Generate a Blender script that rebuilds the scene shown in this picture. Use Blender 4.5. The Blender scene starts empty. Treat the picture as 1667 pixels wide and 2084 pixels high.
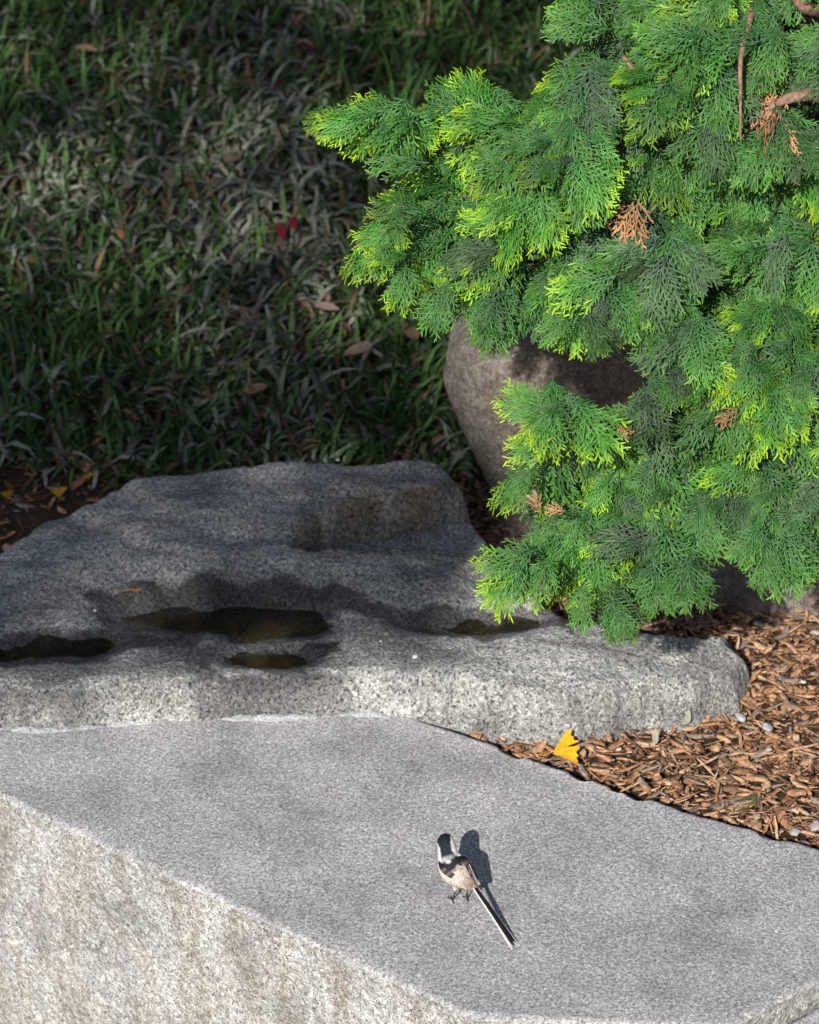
import bpy, math, random
import numpy as np
from mathutils import Vector, Matrix

random.seed(7)
rng = np.random.default_rng(11)
SC = bpy.context.scene
COL = SC.collection

# ------------------------------------------------------------------ camera
F, CX, CY = 5950.0, 833.5, 1042.0          # focal length and centre in photograph pixels (1667 x 2084)
PITCH, DIST = math.radians(30), 3.5
fw = np.array([0, math.cos(PITCH), -math.sin(PITCH)])
up = np.array([0, math.sin(PITCH), math.cos(PITCH)])
rt = np.array([1.0, 0, 0])
def ray(px, py): return fw + rt * (px - CX) / F - up * (py - CY) / F
_d = ray(921, 1834)
CAM = -DIST * _d / np.linalg.norm(_d)       # the bird's feet stand at the origin
def at(px, py, z):
    d = ray(px, py); return CAM + d * ((z - CAM[2]) / d[2])
FOC = float(np.dot(-CAM, fw))
def focal(px, py, off=0.0): return CAM + ray(px, py) * (FOC + off)
def pix(p):
    v = np.asarray(p) - CAM; w = v @ fw
    return CX + F * (v @ rt) / w, CY - F * (v @ up) / w

cd = bpy.data.cameras.new('camera'); cam = bpy.data.objects.new('camera', cd); COL.objects.link(cam)
cam.location = CAM; cam.rotation_euler = (math.pi / 2 - PITCH, 0, 0)
cd.sensor_fit = 'HORIZONTAL'; cd.sensor_width = 36; cd.lens = 36 * F / 1667
cd.clip_start = 0.05; cd.clip_end = 1000
cd.dof.use_dof = True; cd.dof.focus_distance = FOC; cd.dof.aperture_fstop = 9
SC.camera = cam

# ------------------------------------------------------------------ light
SUN_AZ, SUN_EL = math.radians(18), math.radians(33)     # behind the camera, a little to the left
S = np.array([-math.sin(SUN_AZ) * math.cos(SUN_EL), -math.cos(SUN_AZ) * math.cos(SUN_EL), math.sin(SUN_EL)])
w = bpy.data.worlds.new('World'); SC.world = w; w.use_nodes = True
nt = w.node_tree
sky = nt.nodes.new('ShaderNodeTexSky'); sky.sky_type = 'NISHITA'; sky.sun_disc = False
sky.sun_elevation = SUN_EL; sky.sun_rotation = math.atan2(S[0], S[1])
bg = nt.nodes['Background']; bg.inputs[1].default_value = 0.065
nt.links.new(sky.outputs[0], bg.inputs[0])
sl = bpy.data.lights.new('sun', 'SUN'); sl.energy = 4.9; sl.angle = math.radians(0.53); sl.color = (1, 0.96, 0.90)
so = bpy.data.objects.new('sun', sl); COL.objects.link(so)
so.rotation_euler = Vector(S).to_track_quat('Z', 'Y').to_euler()
SC.view_settings.view_transform = 'Standard'; SC.view_settings.look = 'None'
SC.view_settings.exposure = 0.28; SC.view_settings.gamma = 1; SC.view_settings.use_curve_mapping = False

# ------------------------------------------------------------------ helpers
def hsh(ix, iy, iz, seed):
    h = (ix * 374761393 + iy * 668265263 + iz * 2147483647 + seed * 1274126177) & 0xFFFFFFFF
    h = ((h ^ (h >> 13)) * 1274126177) & 0xFFFFFFFF
    return ((h ^ (h >> 16)) & 0xFFFF) / 32767.5 - 1.0
def vnoise(p, seed=0):
    p = np.asarray(p, float); i = np.floor(p).astype(np.int64); f = p - i; f = f * f * (3 - 2 * f)
    r = 0
    for dx in (0, 1):
        for dy in (0, 1):
            for dz in (0, 1):
                wgt = (f[..., 0] if dx else 1 - f[..., 0]) * (f[..., 1] if dy else 1 - f[..., 1]) * (f[..., 2] if dz else 1 - f[..., 2])
                r = r + wgt * hsh(i[..., 0] + dx, i[..., 1] + dy, i[..., 2] + dz, seed)
    return r
def fbm(p, scale, octv=4, seed=0, gain=0.5):
    p = np.asarray(p, float) * scale; a, r = 1.0, 0
    for o in range(octv):
        r = r + a * vnoise(p + 17.3 * o, seed + o); a *= gain; p = p * 2.03
    return r
def sstep(a, b, x):
    t = np.clip((x - a) / (b - a), 0, 1); return t * t * (3 - 2 * t)

def mesh_from(name, V, quads=None, tris=None, col=None, smooth=True, attrs=None):
    """V (n,3); faces as index arrays; col (n,3) linear per vertex"""
    me = bpy.data.meshes.new(name)
    V = np.asarray(V, np.float32); me.vertices.add(len(V)); me.vertices.foreach_set('co', V.ravel())
    loops, starts, n = [], [], 0
    if quads is not None and len(quads):
        q = np.asarray(quads, np.int32); loops.append(q.ravel()); starts.append(np.arange(len(q)) * 4); n = len(q) * 4
    if tris is not None and len(tris):
        t = np.asarray(tris, np.int32); loops.append(t.ravel()); starts.append(n + np.arange(len(t)) * 3)
    L = np.concatenate(loops); ST = np.concatenate(starts)
    me.loops.add(len(L)); me.loops.foreach_set('vertex_index', L)
    me.polygons.add(len(ST)); me.polygons.foreach_set('loop_start', ST.astype(np.int32))
    if smooth: me.polygons.foreach_set('use_smooth', np.ones(len(ST), bool))
    me.update(calc_edges=True)
    if col is not None:
        c = np.ones((len(V), 4), np.float32); c[:, :3] = col
        a = me.color_attributes.new('Col', 'FLOAT_COLOR', 'POINT'); a.data.foreach_set('color', c.ravel())
    for k, v in (attrs or {}).items():
        a = me.attributes.new(k, 'FLOAT', 'POINT'); a.data.foreach_set('value', np.asarray(v, np.float32))
    return me
def obj(name, me, mat, parent=None):
    o = bpy.data.objects.new(name, me); COL.objects.link(o)
    if mat and not me.materials: me.materials.append(mat)
    if parent: o.parent = parent
    return o
def tag(o, label=None, cat=None, group=None, kind=None):
    for k, v in (('label', label), ('category', cat), ('group', group), ('kind', kind)):
        if v: o[k] = v
    return o
def empty(name, loc=(0, 0, 0), parent=None):
    o = bpy.data.objects.new(name, None); COL.objects.link(o); o.location = loc; o.empty_display_size = 0.02
    if parent: o.parent = parent
    return o
def gridq(nu, nv, wrap=False):
    i = np.arange(nu - 1)[:, None]; j = np.arange(nv if wrap else nv - 1)[None]
    a = i * nv + j; b = i * nv + (j + 1) % nv
    return np.stack([a, b, b + nv, a + nv], -1).reshape(-1, 4)
def tube(pts, rad, n=8):
    pts = np.asarray(pts, float); rad = np.broadcast_to(rad, (len(pts),))
    T = np.gradient(pts, axis=0); T /= np.linalg.norm(T, axis=1)[:, None] + 1e-9
    ref = np.array([0.31, 0.17, 0.93]); A = np.cross(T, ref); A /= np.linalg.norm(A, axis=1)[:, None] + 1e-9; B = np.cross(T, A)
    th = np.linspace(0, 2 * math.pi, n, endpoint=False)
    V = pts[:, None] + rad[:, None, None] * (np.cos(th)[None, :, None] * A[:, None] + np.sin(th)[None, :, None] * B[:, None])
    V = V.reshape(-1, 3); Q = gridq(len(pts), n, True)
    V = np.vstack([V, pts[0], pts[-1]]); m = len(pts) * n
    j = np.arange(n); k = (j + 1) % n
    T3 = np.vstack([np.stack([k, j, np.full(n, m)], 1), np.stack([m - n + j, m - n + k, np.full(n, m + 1)], 1)])
    return V, Q, T3
class MB:
    def __init__(s): s.V, s.Q, s.T, s.C, s.n = [], [], [], [], 0
    def add(s, V, Q=None, T=None, C=None):
        V = np.asarray(V, float)
        s.V.append(V)
        if Q is not None and len(Q): s.Q.append(np.asarray(Q) + s.n)
        if T is not None and len(T): s.T.append(np.asarray(T) + s.n)
        s.C.append(np.broadcast_to(np.asarray(C if C is not None else (0.5, 0.5, 0.5), float), (len(V), 3)))
        s.n += len(V)
    def mesh(s, name, smooth=True):
        return mesh_from(name, np.vstack(s.V), np.vstack(s.Q) if s.Q else None, np.vstack(s.T) if s.T else None, np.vstack(s.C), smooth)

# ------------------------------------------------------------------ materials
def mat(name):
    m = bpy.data.materials.new(name); m.use_nodes = True; t = m.node_tree
    return m, t, t.nodes['Principled BSDF']
def N(t, kind, **kw):
    n = t.nodes.new(kind)
    for k, v in kw.items():
        if k in n.inputs: n.inputs[k].default_value = v
        else: setattr(n, k, v)
    return n
def ramp(t, src, stops):
    r = t.nodes.new('ShaderNodeValToRGB'); e = r.color_ramp.elements
    while len(e) < len(stops): e.new(0.5)
    for el, (p, c) in zip(e, stops):
        el.position = p; el.color = (*c, 1) if len(c) == 3 else c
    t.links.new(src, r.inputs[0]); return r.outputs[0]
def g(v): return (v, v, v)
def mix(t, fac, a, b, mode='MIX'):
    m = t.nodes.new('ShaderNodeMix'); m.data_type = 'RGBA'; m.blend_type = mode
    for sock, val in ((m.inputs[0], fac), (m.inputs[6], a), (m.inputs[7], b)):
        if hasattr(val, 'is_output'): t.links.new(val, sock)
        elif isinstance(val, (int, float)): sock.default_value = val
        else: sock.default_value = (*val, 1)
    return m.outputs[2]

def granite(name, dark, midc, light, fine=420, coarse=110, flecks=0.5, fleck_scale=260.0, rust=None, stain=None, stain_amt=0.0, bump=0.4, wet=False, rough=0.85, streak=None, blotch=0.25):
    m, t, b = mat(name); L = t.links
    tc0 = N(t, 'ShaderNodeTexCoord').outputs['Object']
    mp0 = N(t, 'ShaderNodeMapping'); mp0.inputs['Location'].default_value = (5.37, 8.71, 3.13); mp0.inputs['Rotation'].default_value = (0.4, 0.7, 0.3); L.new(tc0, mp0.inputs[0]); tc = mp0.outputs[0]
    n1 = N(t, 'ShaderNodeTexNoise', Scale=fine, Detail=3.0, Roughness=0.7); L.new(tc, n1.inputs['Vector'])
    n2 = N(t, 'ShaderNodeTexNoise', Scale=coarse, Detail=4.0, Roughness=0.65); L.new(tc, n2.inputs['Vector'])
    n3 = N(t, 'ShaderNodeTexNoise', Scale=9.0, Detail=5.0, Roughness=0.6); L.new(tc, n3.inputs['Vector'])
    vo = N(t, 'ShaderNodeTexNoise', Scale=fleck_scale, Detail=4.0, Roughness=0.62); L.new(tc, vo.inputs['Vector'])
    vo2 = N(t, 'ShaderNodeTexNoise', Scale=fleck_scale * 0.8, Detail=3.0, Roughness=0.6)
    mpv = N(t, 'ShaderNodeMapping'); mpv.inputs['Location'].default_value = (3.1, 7.7, 1.3); L.new(tc, mpv.inputs[0]); L.new(mpv.outputs[0], vo2.inputs['Vector'])
    c = ramp(t, n1.outputs[0], [(0.40, dark), (0.5, midc), (0.60, light)])
    c2 = ramp(t, n2.outputs[0], [(0.41, dark), (0.51, midc), (0.60, light)])
    c = mix(t, 0.5, c, c2)
    lo_ = 0.28 + 0.13 * flecks
    fl = ramp(t, vo.outputs[0], [(lo_, g(0.9)), (lo_ + 0.045, g(0))])
    c = mix(t, fl, c, tuple(x * 0.33 for x in dark))
    fl2 = ramp(t, vo2.outputs[0], [(0.585, g(0)), (0.66, g(0.8 * min(1, flecks * 1.5)))])
    c = mix(t, fl2, c, tuple(min(1, x * 1.25) for x in light))
    big = ramp(t, n3.outputs[0], [(0.3, g(1 - blotch)), (0.5, g(1)), (0.72, g(1 + blotch * 0.7))])
    c = mix(t, 1.0, c, big, 'MULTIPLY')
    if stain:
        mp = N(t, 'ShaderNodeMapping'); mp.inputs['Scale'].default_value = streak or (1, 1, 1); L.new(tc0, mp.inputs[0]); mp.inputs['Location'].default_value = (2.3, 4.1, 1.7)
        n4 = N(t, 'ShaderNodeTexNoise', Scale=14.0, Detail=6.0, Roughness=0.72); L.new(mp.outputs[0], n4.inputs['Vector'])
        sf = ramp(t, n4.outputs[0], [(0.47, g(0)), (0.64, g(stain_amt))])
        c = mix(t, sf, c, stain, 'MULTIPLY')
    bp = N(t, 'ShaderNodeBump', Strength=bump, Distance=0.004)
    ad = N(t, 'ShaderNodeMath', operation='ADD'); L.new(n1.outputs[0], ad.inputs[0])
    ml = N(t, 'ShaderNodeMath', operation='MULTIPLY'); ml.inputs[1].default_value = 1.6; L.new(n2.outputs[0], ml.inputs[0]); L.new(ml.outputs[0], ad.inputs[1])
    L.new(ad.outputs[0], bp.inputs['Height']); L.new(bp.outputs[0], b.inputs['Normal'])
    b.inputs['Roughness'].default_value = rough; b.inputs['Specular IOR Level'].default_value = 0.3
    if rust:
        ar = N(t, 'ShaderNodeAttribute', attribute_name='rust')
        c = mix(t, ar.outputs['Fac'], c, mix(t, 1.0, c, rust, 'MULTIPLY'))
    if wet:
        at_ = N(t, 'ShaderNodeAttribute', attribute_name='wet')
        c = mix(t, at_.outputs['Fac'], c, mix(t, 1.0, c, (0.14, 0.125, 0.14), 'MULTIPLY'))
        mr = N(t, 'ShaderNodeMapRange'); mr.inputs[3].default_value = rough; mr.inputs[4].default_value = 0.35
        L.new(at_.outputs['Fac'], mr.inputs[0]); L.new(mr.outputs[0], b.inputs['Roughness'])
    L.new(c, b.inputs['Base Color'])
    return m
def vcol(name, rough=0.7, spec=0.3, trans=0.0, noise=0.25, nscale=60, bump=0.0):
    m, t, b = mat(name); L = t.links
    a = N(t, 'ShaderNodeAttribute', attribute_name='Col')
    tc = N(t, 'ShaderNodeTexCoord').outputs['Object']
    n = N(t, 'ShaderNodeTexNoise', Scale=float(nscale), Detail=3.0); L.new(tc, n.inputs['Vector'])
    r = ramp(t, n.outputs[0], [(0.3, g(1 - noise)), (0.7, g(1 + noise))])
    c = mix(t, 1.0, a.outputs['Color'], r, 'MULTIPLY')
    L.new(c, b.inputs['Base Color']); b.inputs['Roughness'].default_value = rough; b.inputs['Specular IOR Level'].default_value = spec
    if bump:
        bp = N(t, 'ShaderNodeBump', Strength=bump, Distance=0.002); L.new(n.outputs[0], bp.inputs['Height']); L.new(bp.outputs[0], b.inputs['Normal'])
    if trans:
        tr = N(t, 'ShaderNodeBsdfTranslucent'); L.new(c, tr.inputs[0]); ms = N(t, 'ShaderNodeMixShader'); ms.inputs[0].default_value = trans
        L.new(b.outputs[0], ms.inputs[1]); L.new(tr.outputs[0], ms.inputs[2]); L.new(ms.outputs[0], t.nodes['Material Output'].inputs[0])
    return m

M_TOP = granite('honed_granite', (0.18, 0.175, 0.178), (0.35, 0.343, 0.344), (0.62, 0.61, 0.608), fine=430, coarse=240, flecks=0.62, fleck_scale=330.0, bump=0.35, blotch=0.26, stain=(0.70, 0.67, 0.66), stain_amt=0.28, streak=(2.2, 2.6, 1))
M_FACE = granite('split_granite', (0.24, 0.226, 0.21), (0.46, 0.445, 0.425), (0.78, 0.765, 0.735), fine=380, coarse=120, flecks=0.68, fleck_scale=260.0, stain=(0.68, 0.61, 0.53), stain_amt=0.75, streak=(1.8, 1.8, 0.35), bump=1.0, blotch=0.32)
M_BOULD = granite('weathered_granite', (0.18, 0.185, 0.185), (0.38, 0.38, 0.37), (0.68, 0.67, 0.63), fine=400, coarse=170, flecks=0.9, fleck_scale=230.0, stain=(0.58, 0.55, 0.52), stain_amt=0.8, streak=(0.35, 1.5, 1), bump=0.8, wet=True, rust=(0.68, 0.58, 0.47), blotch=0.35)
M_BROWN = granite('brown_boulder_stone', (0.095, 0.082, 0.070), (0.19, 0.165, 0.140), (0.32, 0.29, 0.255), fine=360, coarse=110, flecks=0.55, stain=(0.72, 0.54, 0.42), stain_amt=0.7, bump=1.0, blotch=0.45)
M_MORTAR = granite('pale_mortar', (0.30, 0.31, 0.32), (0.45, 0.46, 0.47), (0.60, 0.61, 0.62), fine=300, coarse=110, flecks=0.5, bump=1.0)
M_PAVE = granite('pavement_stone', (0.2, 0.2, 0.2), (0.3, 0.3, 0.3), (0.42, 0.42, 0.41))
M_SOIL = granite('dark_soil', (0.018, 0.011, 0.007), (0.05, 0.03, 0.018), (0.10, 0.06, 0.035), fine=160, coarse=45, flecks=0.1, bump=1.0, rough=0.95)
M_CHIP = vcol('wood_bark', 0.85, 0.2, noise=0.4, nscale=220, bump=0.6)
M_LEAF = vcol('scale_foliage', 0.45, 0.4, trans=0.18, noise=0.22, nscale=40)
M_BLADE = vcol('blade_foliage', 0.6, 0.25, trans=0.15, noise=0.25, nscale=80)
M_BARK = vcol('twig_bark', 0.85, 0.2, noise=0.45, nscale=150, bump=0.7)
M_FEATH = vcol('plumage', 0.6, 0.3, noise=0.22, nscale=700, bump=0.6)
M_HORN = vcol('horn', 0.45, 0.4, noise=0.1)
M_DRY = vcol('fallen_leaf_surface', 0.6, 0.3, trans=0.25, noise=0.2, nscale=120)
M_PEB = vcol('pebble_stone', 0.6, 0.4, noise=0.2, nscale=150, bump=0.4)
m, t, b = mat('pool_water')
b.inputs['Base Color'].default_value = (0.55, 0.5, 0.36, 1); b.inputs['Roughness'].default_value = 0.03; b.inputs['IOR'].default_value = 1.33; b.inputs['Transmission Weight'].default_value = 1.0
M_WATER = m

# ------------------------------------------------------------------ setting: pavement below, planted bed
GZ = -0.035
s_ = 200.0
o = obj('pavement', mesh_from('pavement', [(-s_, -s_, -0.5), (s_, -s_, -0.5), (s_, s_, -0.5), (-s_, s_, -0.5)], [(0, 1, 2, 3)]), M_PAVE); tag(o, kind='structure')

def bed_z(x, y):
    p = np.stack([x, y, np.zeros_like(x)], -1)
    yy = np.clip(y - 1.02, 0, 4); bank = 0.24 * yy * sstep(0, .25, yy)
    return GZ + bank + 0.007 * fbm(p, 6, 3, 5) + 0.012 * sstep(0.9, 1.6, y) * fbm(p, 2.3, 2, 8)
bx = np.concatenate([np.linspace(-14, -1.4, 14)[:-1], np.linspace(-1.4, 1.4, 150), np.linspace(1.4, 14, 14)[1:]])
yb = np.interp(bx, [-14, -1.0, -0.55, -0.1, 0.448, 0.66, 1.6, 14], [0.8, 0.7, 0.46, 0.34, 0.05, -0.06, -0.06, -0.06])
sv = np.linspace(0, 1, 150) ** 2.2
BX = np.repeat(bx[:, None], 150, 1); BY = yb[:, None] + (14 - yb[:, None]) * sv[None]
BZ = bed_z(BX, BY)
Vb = np.stack([BX, BY, BZ], -1)
skirt = Vb[:, :1].copy(); skirt[..., 2] = -0.52
Vb = np.concatenate([skirt, Vb], 1)
bed = obj('mulch_bed', mesh_from('mulch_bed', Vb.reshape(-1, 3), gridq(len(bx), 151)[:, ::-1]), M_SOIL); tag(bed, kind='structure')

def on_bed(px_, py_, lift=0.0):
    z = GZ
    for _ in range(25):
        p = at(px_, py_, z + lift); z = .5 * z + .5 * float(bed_z(np.array([p[0]]), np.array([p[1]]))[0])
    return at(px_, py_, z + lift)
# ------------------------------------------------------------------ granite slabs
def resample(poly, step):
    poly = [np.array(p[:2], float) for p in poly]; out = []
    for i, a in enumerate(poly):
        b_ = poly[(i + 1) % len(poly)]; n = max(1, int(np.linalg.norm(b_ - a) / step))
        for k in range(n): out.append(a + (b_ - a) * k / n)
    return np.array(out)
from mathutils.geometry import delaunay_2d_cdt
def slab(name, poly, ztop, zbot, rough, seed, parent=None, step=0.003):
    P = resample(poly, step); n = len(P)
    T = np.roll(P, -1, 0) - np.roll(P, 1, 0); T /= np.linalg.norm(T, axis=1)[:, None]; Nn = np.stack([T[:, 1], -T[:, 0]], 1)   # outward for CCW
    P3 = np.c_[P, np.zeros(n)]
    e = 0.0017 * rough * fbm(P3, 55, 4, seed) + 0.0022 * rough * fbm(P3, 7, 2, seed + 9)
    chip = np.clip(fbm(P3, 38, 3, seed + 3) - 0.25, 0, 1) * 0.006 * rough
    rings = []
    for dz, inset in ((0.0, 0.007), (-0.0006, 0.0035), (-0.002, 0.0012), (-0.0045, 0.0)):
        q = P + Nn * (e - inset - chip * (1 if dz > -0.003 else 0.35))[:, None]
        rings.append(np.c_[q, np.full(n, ztop + dz) - chip * (0.2 if dz == 0 else 0.6)])
    zs = ztop - 0.0045 - (ztop - 0.0045 - zbot) * np.linspace(0, 1, 90)[1:] ** 1.15
    for z in zs:
        q3 = np.c_[P, np.full(n, z)]
        d = e * np.exp(-(ztop - z) / 0.02) + rough * (0.0022 * fbm(q3, 60, 3, seed + 20) + 0.006 * fbm(q3 * (1, 1, 0.7), 11, 4, seed + 30))
        rings.append(np.c_[P + Nn * d[:, None], np.full(n, z)])
    R = np.array(rings); nr = len(R)
    Vv = R.reshape(-1, 3); Q = gridq(nr, n, True)[:, ::-1]
    # top: triangulated with interior points and a very gentle relief
    top = R[0]
    lo, hi = P.min(0), P.max(0); gs = 0.012
    gx, gy = np.meshgrid(np.arange(lo[0], hi[0], gs), np.arange(lo[1], hi[1], gs)); G = np.c_[gx.ravel(), gy.ravel()]
    sd = sdist(G, P); G = G[sd > 0.014] + rng.uniform(-.002, .002, (int((sd > 0.014).sum()), 2))
    allp = np.vstack([top[:, :2], G])
    vv, ee, ff, ov, oe, of = delaunay_2d_cdt([Vector(p) for p in allp], [], [list(range(n))], 1, 1e-7)
    idx = [o_[0] if o_ else -1 for o_ in ov]
    zz = np.full(len(allp), ztop); zz[n:] += 0.0016 * fbm(np.c_[G, np.zeros(len(G))], 9, 3, seed + 4); zz[:n] = top[:, 2]
    Vt = np.array([(p[0], p[1], zz[i] if i >= 0 else ztop) for p, i in zip(vv, idx)])
    base = len(Vv)
    me = mesh_from(name, np.vstack([Vv, Vt]), Q, np.array([[base + a for a in f] for f in ff if len(f) == 3]))
    ob = obj(name, me, M_TOP, parent); me.materials.append(M_FACE)
    mi = np.zeros(len(me.polygons), np.int32); mi[3 * n:len(Q)] = 1; me.polygons.foreach_set('material_index', mi)
    return ob
def sdist(G, P):
    """signed distance (inside positive) of points G to closed polygon P"""
    d2 = np.full(len(G), 1e9); ins = np.zeros(len(G), bool)
    for i in range(len(P)):
        a, b_ = P[i], P[(i + 1) % len(P)]; ab = b_ - a
        tt = np.clip(((G - a) @ ab) / (ab @ ab + 1e-12), 0, 1); q = G - a - tt[:, None] * ab
        d2 = np.minimum(d2, (q * q).sum(1))
        c = (a[1] > G[:, 1]) != (b_[1] > G[:, 1])
        if c.any():
            xi = a[0] + (G[:, 1] - a[1]) * (b_[0] - a[0]) / (b_[1] - a[1] + 1e-12); ins ^= c & (G[:, 0] < xi)
    return np.where(ins, 1, -1) * np.sqrt(d2)

p1, p2 = at(0, 1620, 0), at(940, 2058, 0)
p0 = p1 + (p1 - p2) * 0.30
poly = [p0, p1, p2, at(968, 2070, 0), at(1485, 2090, 0), at(1667, 1995, 0), (0.629, 0.008), at(1667, 1725, 0), at(1400, 1650, 0), at(1095, 1545, 0), at(930, 1490, 0), at(800, 1445, 0), at(350, 1440, 0), at(0, 1460, 0), (-0.72, 0.40)]
sl_o = slab('granite_slab', poly, 0.0, -0.52, 1.0, 3)
tag(sl_o, 'large grey granite slab with flat top and rough pale front face', 'stone slab', kind='thing')
C_, D_ = at(1485, 2090, 0), at(1667, 1995, 0)
dd = (D_ - C_) / np.linalg.norm(D_ - C_); nn = np.array([dd[1], -dd[0], 0])
q0 = C_ + nn * 0.008 - dd * 0.25; q1 = C_ + nn * 0.008 + dd * 0.42
o = slab('granite_slab', [q0, q0 + nn * 0.75, q1 + nn * 0.75 + dd * 0.6, q1 + dd * 0.6, q1], -0.03, -0.52, 0.7, 41, step=0.006)
tag(o, 'lower grey granite slab butting against the end of the larger slab', 'stone slab', kind='thing')

# ------------------------------------------------------------------ flat boulder with rain pools
outl = [(-330, 1520, 0), (-120, 1496, 0), (0, 1487, 0), (100, 1492, 0), (220, 1482, 0), (350, 1470, 0), (560, 1466, 0), (780, 1459, 0), (860, 1476, -.01), (950, 1500, -.03), (1090, 1538, -.035), (1180, 1530, -.035), (1290, 1500, -.035), (1400, 1482, -.035), (1500, 1448, -.035), (1528, 1405, -.03), (1535, 1360, -.01),
        (1500, 1315, .01), (1492, 1290, .012), (1440, 1286, .02), (1380, 1290, .03), (1280, 1274, .04), (1180, 1256, .05), (1110, 1222, .055), (1030, 1205, .06), (1035, 1150, .07), (1015, 1100, .08), (985, 1040, .11), (930, 985, .15), (880, 945, .19), (850, 934, .215), (700, 930, .225), (450, 932, .225), (300, 945, .215), (240, 968, .2), (120, 1040, .145), (0, 1103, .115), (-150, 1170, .09), (-380, 1250, .06), (-430, 1400, .03)]
def zmap(px, py, z):                        # true relief of the boulder: low rolls, 10 mm deep pools, a 4 cm ledge
    if z > .118: return .082 + (z - .118) * .46
    if z > .08: return .063 + (z - .08) * .5
    if py > 1360 or px > 1130: return z
    return .052 + (z - .052) * .4
outl = [(x, y, zmap(x, y, z)) for x, y, z in outl]
OP = np.array([at(*q)[:2] for q in outl]); OP = resample(OP, 0.02)
cps = [ # px, py, height
 (-300,1450,.03),(-100,1400,.05),(100,1388,.052),(300,1385,.058),(450,1395,.056),(600,1395,.06),(800,1395,.06),(950,1400,.054),(1100,1400,.048),(1250,1400,.04),(1400,1400,.026),(1490,1365,.014),
 (200,1340,.064),(330,1330,.066),(300,1365,.062),(430,1345,.06),(700,1345,.066),(850,1335,.07),(1000,1340,.066),(1200,1335,.058),(1400,1330,.04),(1450,1300,.026),(1300,1295,.05),(1150,1290,.06),(640,1365,.064),
 (700,1295,.074),(760,1280,.076),(850,1290,.075),(620,1315,.068),(950,1300,.071),(1060,1290,.068),(1170,1275,.058),
 # main pool
 (300,1262,.038),(380,1258,.028),(480,1268,.024),(560,1272,.026),(620,1262,.036),(520,1292,.036),(400,1276,.04),
 (250,1268,.056),(340,1292,.062),(430,1302,.058),(520,1308,.057),(600,1300,.058),(680,1262,.062),(690,1276,.066),
 (250,1240,.066),(330,1236,.058),(450,1238,.056),(560,1240,.056),(650,1246,.058),
 (180,1215,.095),(300,1200,.108),(420,1196,.113),(560,1198,.113),(690,1212,.104),(760,1225,.09),(200,1240,.075),
 # left pool
 (80,1310,.03),(150,1318,.026),(200,1312,.032),(120,1338,.034),(40,1345,.045),(-60,1340,.045),(20,1310,.05),(60,1288,.062),(160,1284,.064),(240,1292,.058),(300,1300,.058),(370,1306,.058),(230,1325,.058),(-100,1300,.07),(100,1262,.074),(200,1262,.072),(0,1270,.078),(-150,1365,.055),(150,1362,.06),(60,1366,.058),
 # small pool
 (490,1345,.030),(560,1348,.028),(610,1340,.036),(420,1330,.05),(470,1322,.05),(560,1320,.055),(640,1325,.058),(670,1312,.062),(540,1366,.056),(480,1362,.055),
 # right pool
 (880,1278,.05),(960,1270,.04),(1040,1266,.04),(1090,1270,.046),(840,1262,.062),(800,1262,.066),(900,1245,.085),(1000,1240,.085),(1080,1235,.082),(930,1225,.1),(1020,1222,.1),(1110,1240,.07),(1140,1262,.058),
 # rear roll
 (0,1200,.1),(-200,1230,.08),(100,1225,.092),(820,1185,.118),(800,1160,.13),(620,1165,.135),(700,1150,.136),(900,1150,.13),(1000,1148,.115),(940,1195,.105),(985,1192,.085),(960,1180,.1),
 # ledge lip and plateau
 (590,1140,.165),(615,1085,.188),(635,1045,.205),(690,1018,.216),(780,1006,.219),(870,998,.215),(910,995,.206),(950,1020,.165),(925,1015,.175),(980,1060,.11),
 (250,975,.195),(320,955,.21),(480,940,.225),(650,936,.23),(820,940,.22),(860,950,.212),(440,1000,.212),(600,985,.224),(760,975,.226),(350,1060,.185),(480,1060,.198),(560,1050,.208),
 (200,1060,.165),(120,1085,.14),(250,1120,.15),(380,1120,.165),(500,1110,.18),(100,1140,.125),(0,1150,.112),(-150,1190,.095),(300,1165,.13),(450,1165,.14),(560,1165,.142),(150,1175,.115)]
cps = [(x, y, zmap(x, y, z)) for x, y, z in cps]
CP = np.array([[*at(*c)[:2], c[2]] for c in cps])
def rbf_fit(C, c=0.012, lam=1e-4):
    d = np.sqrt(((C[:, None, :2] - C[None, :, :2]) ** 2).sum(-1) + c * c)
    n = len(C); A = np.zeros((n + 3, n + 3)); A[:n, :n] = d - np.eye(n) * lam; A[:n, n] = 1; A[:n, n + 1:] = C[:, :2]; A[n, :n] = 1; A[n + 1:, :n] = C[:, :2].T
    return np.linalg.solve(A, np.r_[C[:, 2], 0, 0, 0])
def rbf_eval(C, W, G, c=0.012):
    r = np.full(len(G), W[len(C)]) + G @ W[len(C) + 1:]
    for i in range(len(C)): r += W[i] * np.sqrt((G[:, 0] - C[i, 0]) ** 2 + (G[:, 1] - C[i, 1]) ** 2 + c * c)
    return r
Wt = rbf_fit(CP)
st = 0.0027
gx = np.arange(OP[:, 0].min() - .02, OP[:, 0].max() + .02, st); gy = np.arange(OP[:, 1].min() - .02, OP[:, 1].max() + .02, st)
GX, GY = np.meshgrid(gx, gy, indexing='ij'); G = np.c_[GX.ravel(), GY.ravel()]; G3 = np.c_[G, np.zeros(len(G))]
H = np.clip(rbf_eval(CP, Wt, G), -.02, .25)
RP = resample([at(x, y, .068)[:2] for x, y in ((590, 1172), (612, 1150), (648, 1116), (700, 1098), (770, 1088), (860, 1076), (930, 1056), (980, 1040), (1060, 1050), (1060, 1160), (900, 1152), (700, 1160))], .01)
sdr = sdist(G, RP) + .006 * fbm(G3, 26, 3, 61) + .0015 * fbm(G3, 90, 2, 62)
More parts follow.
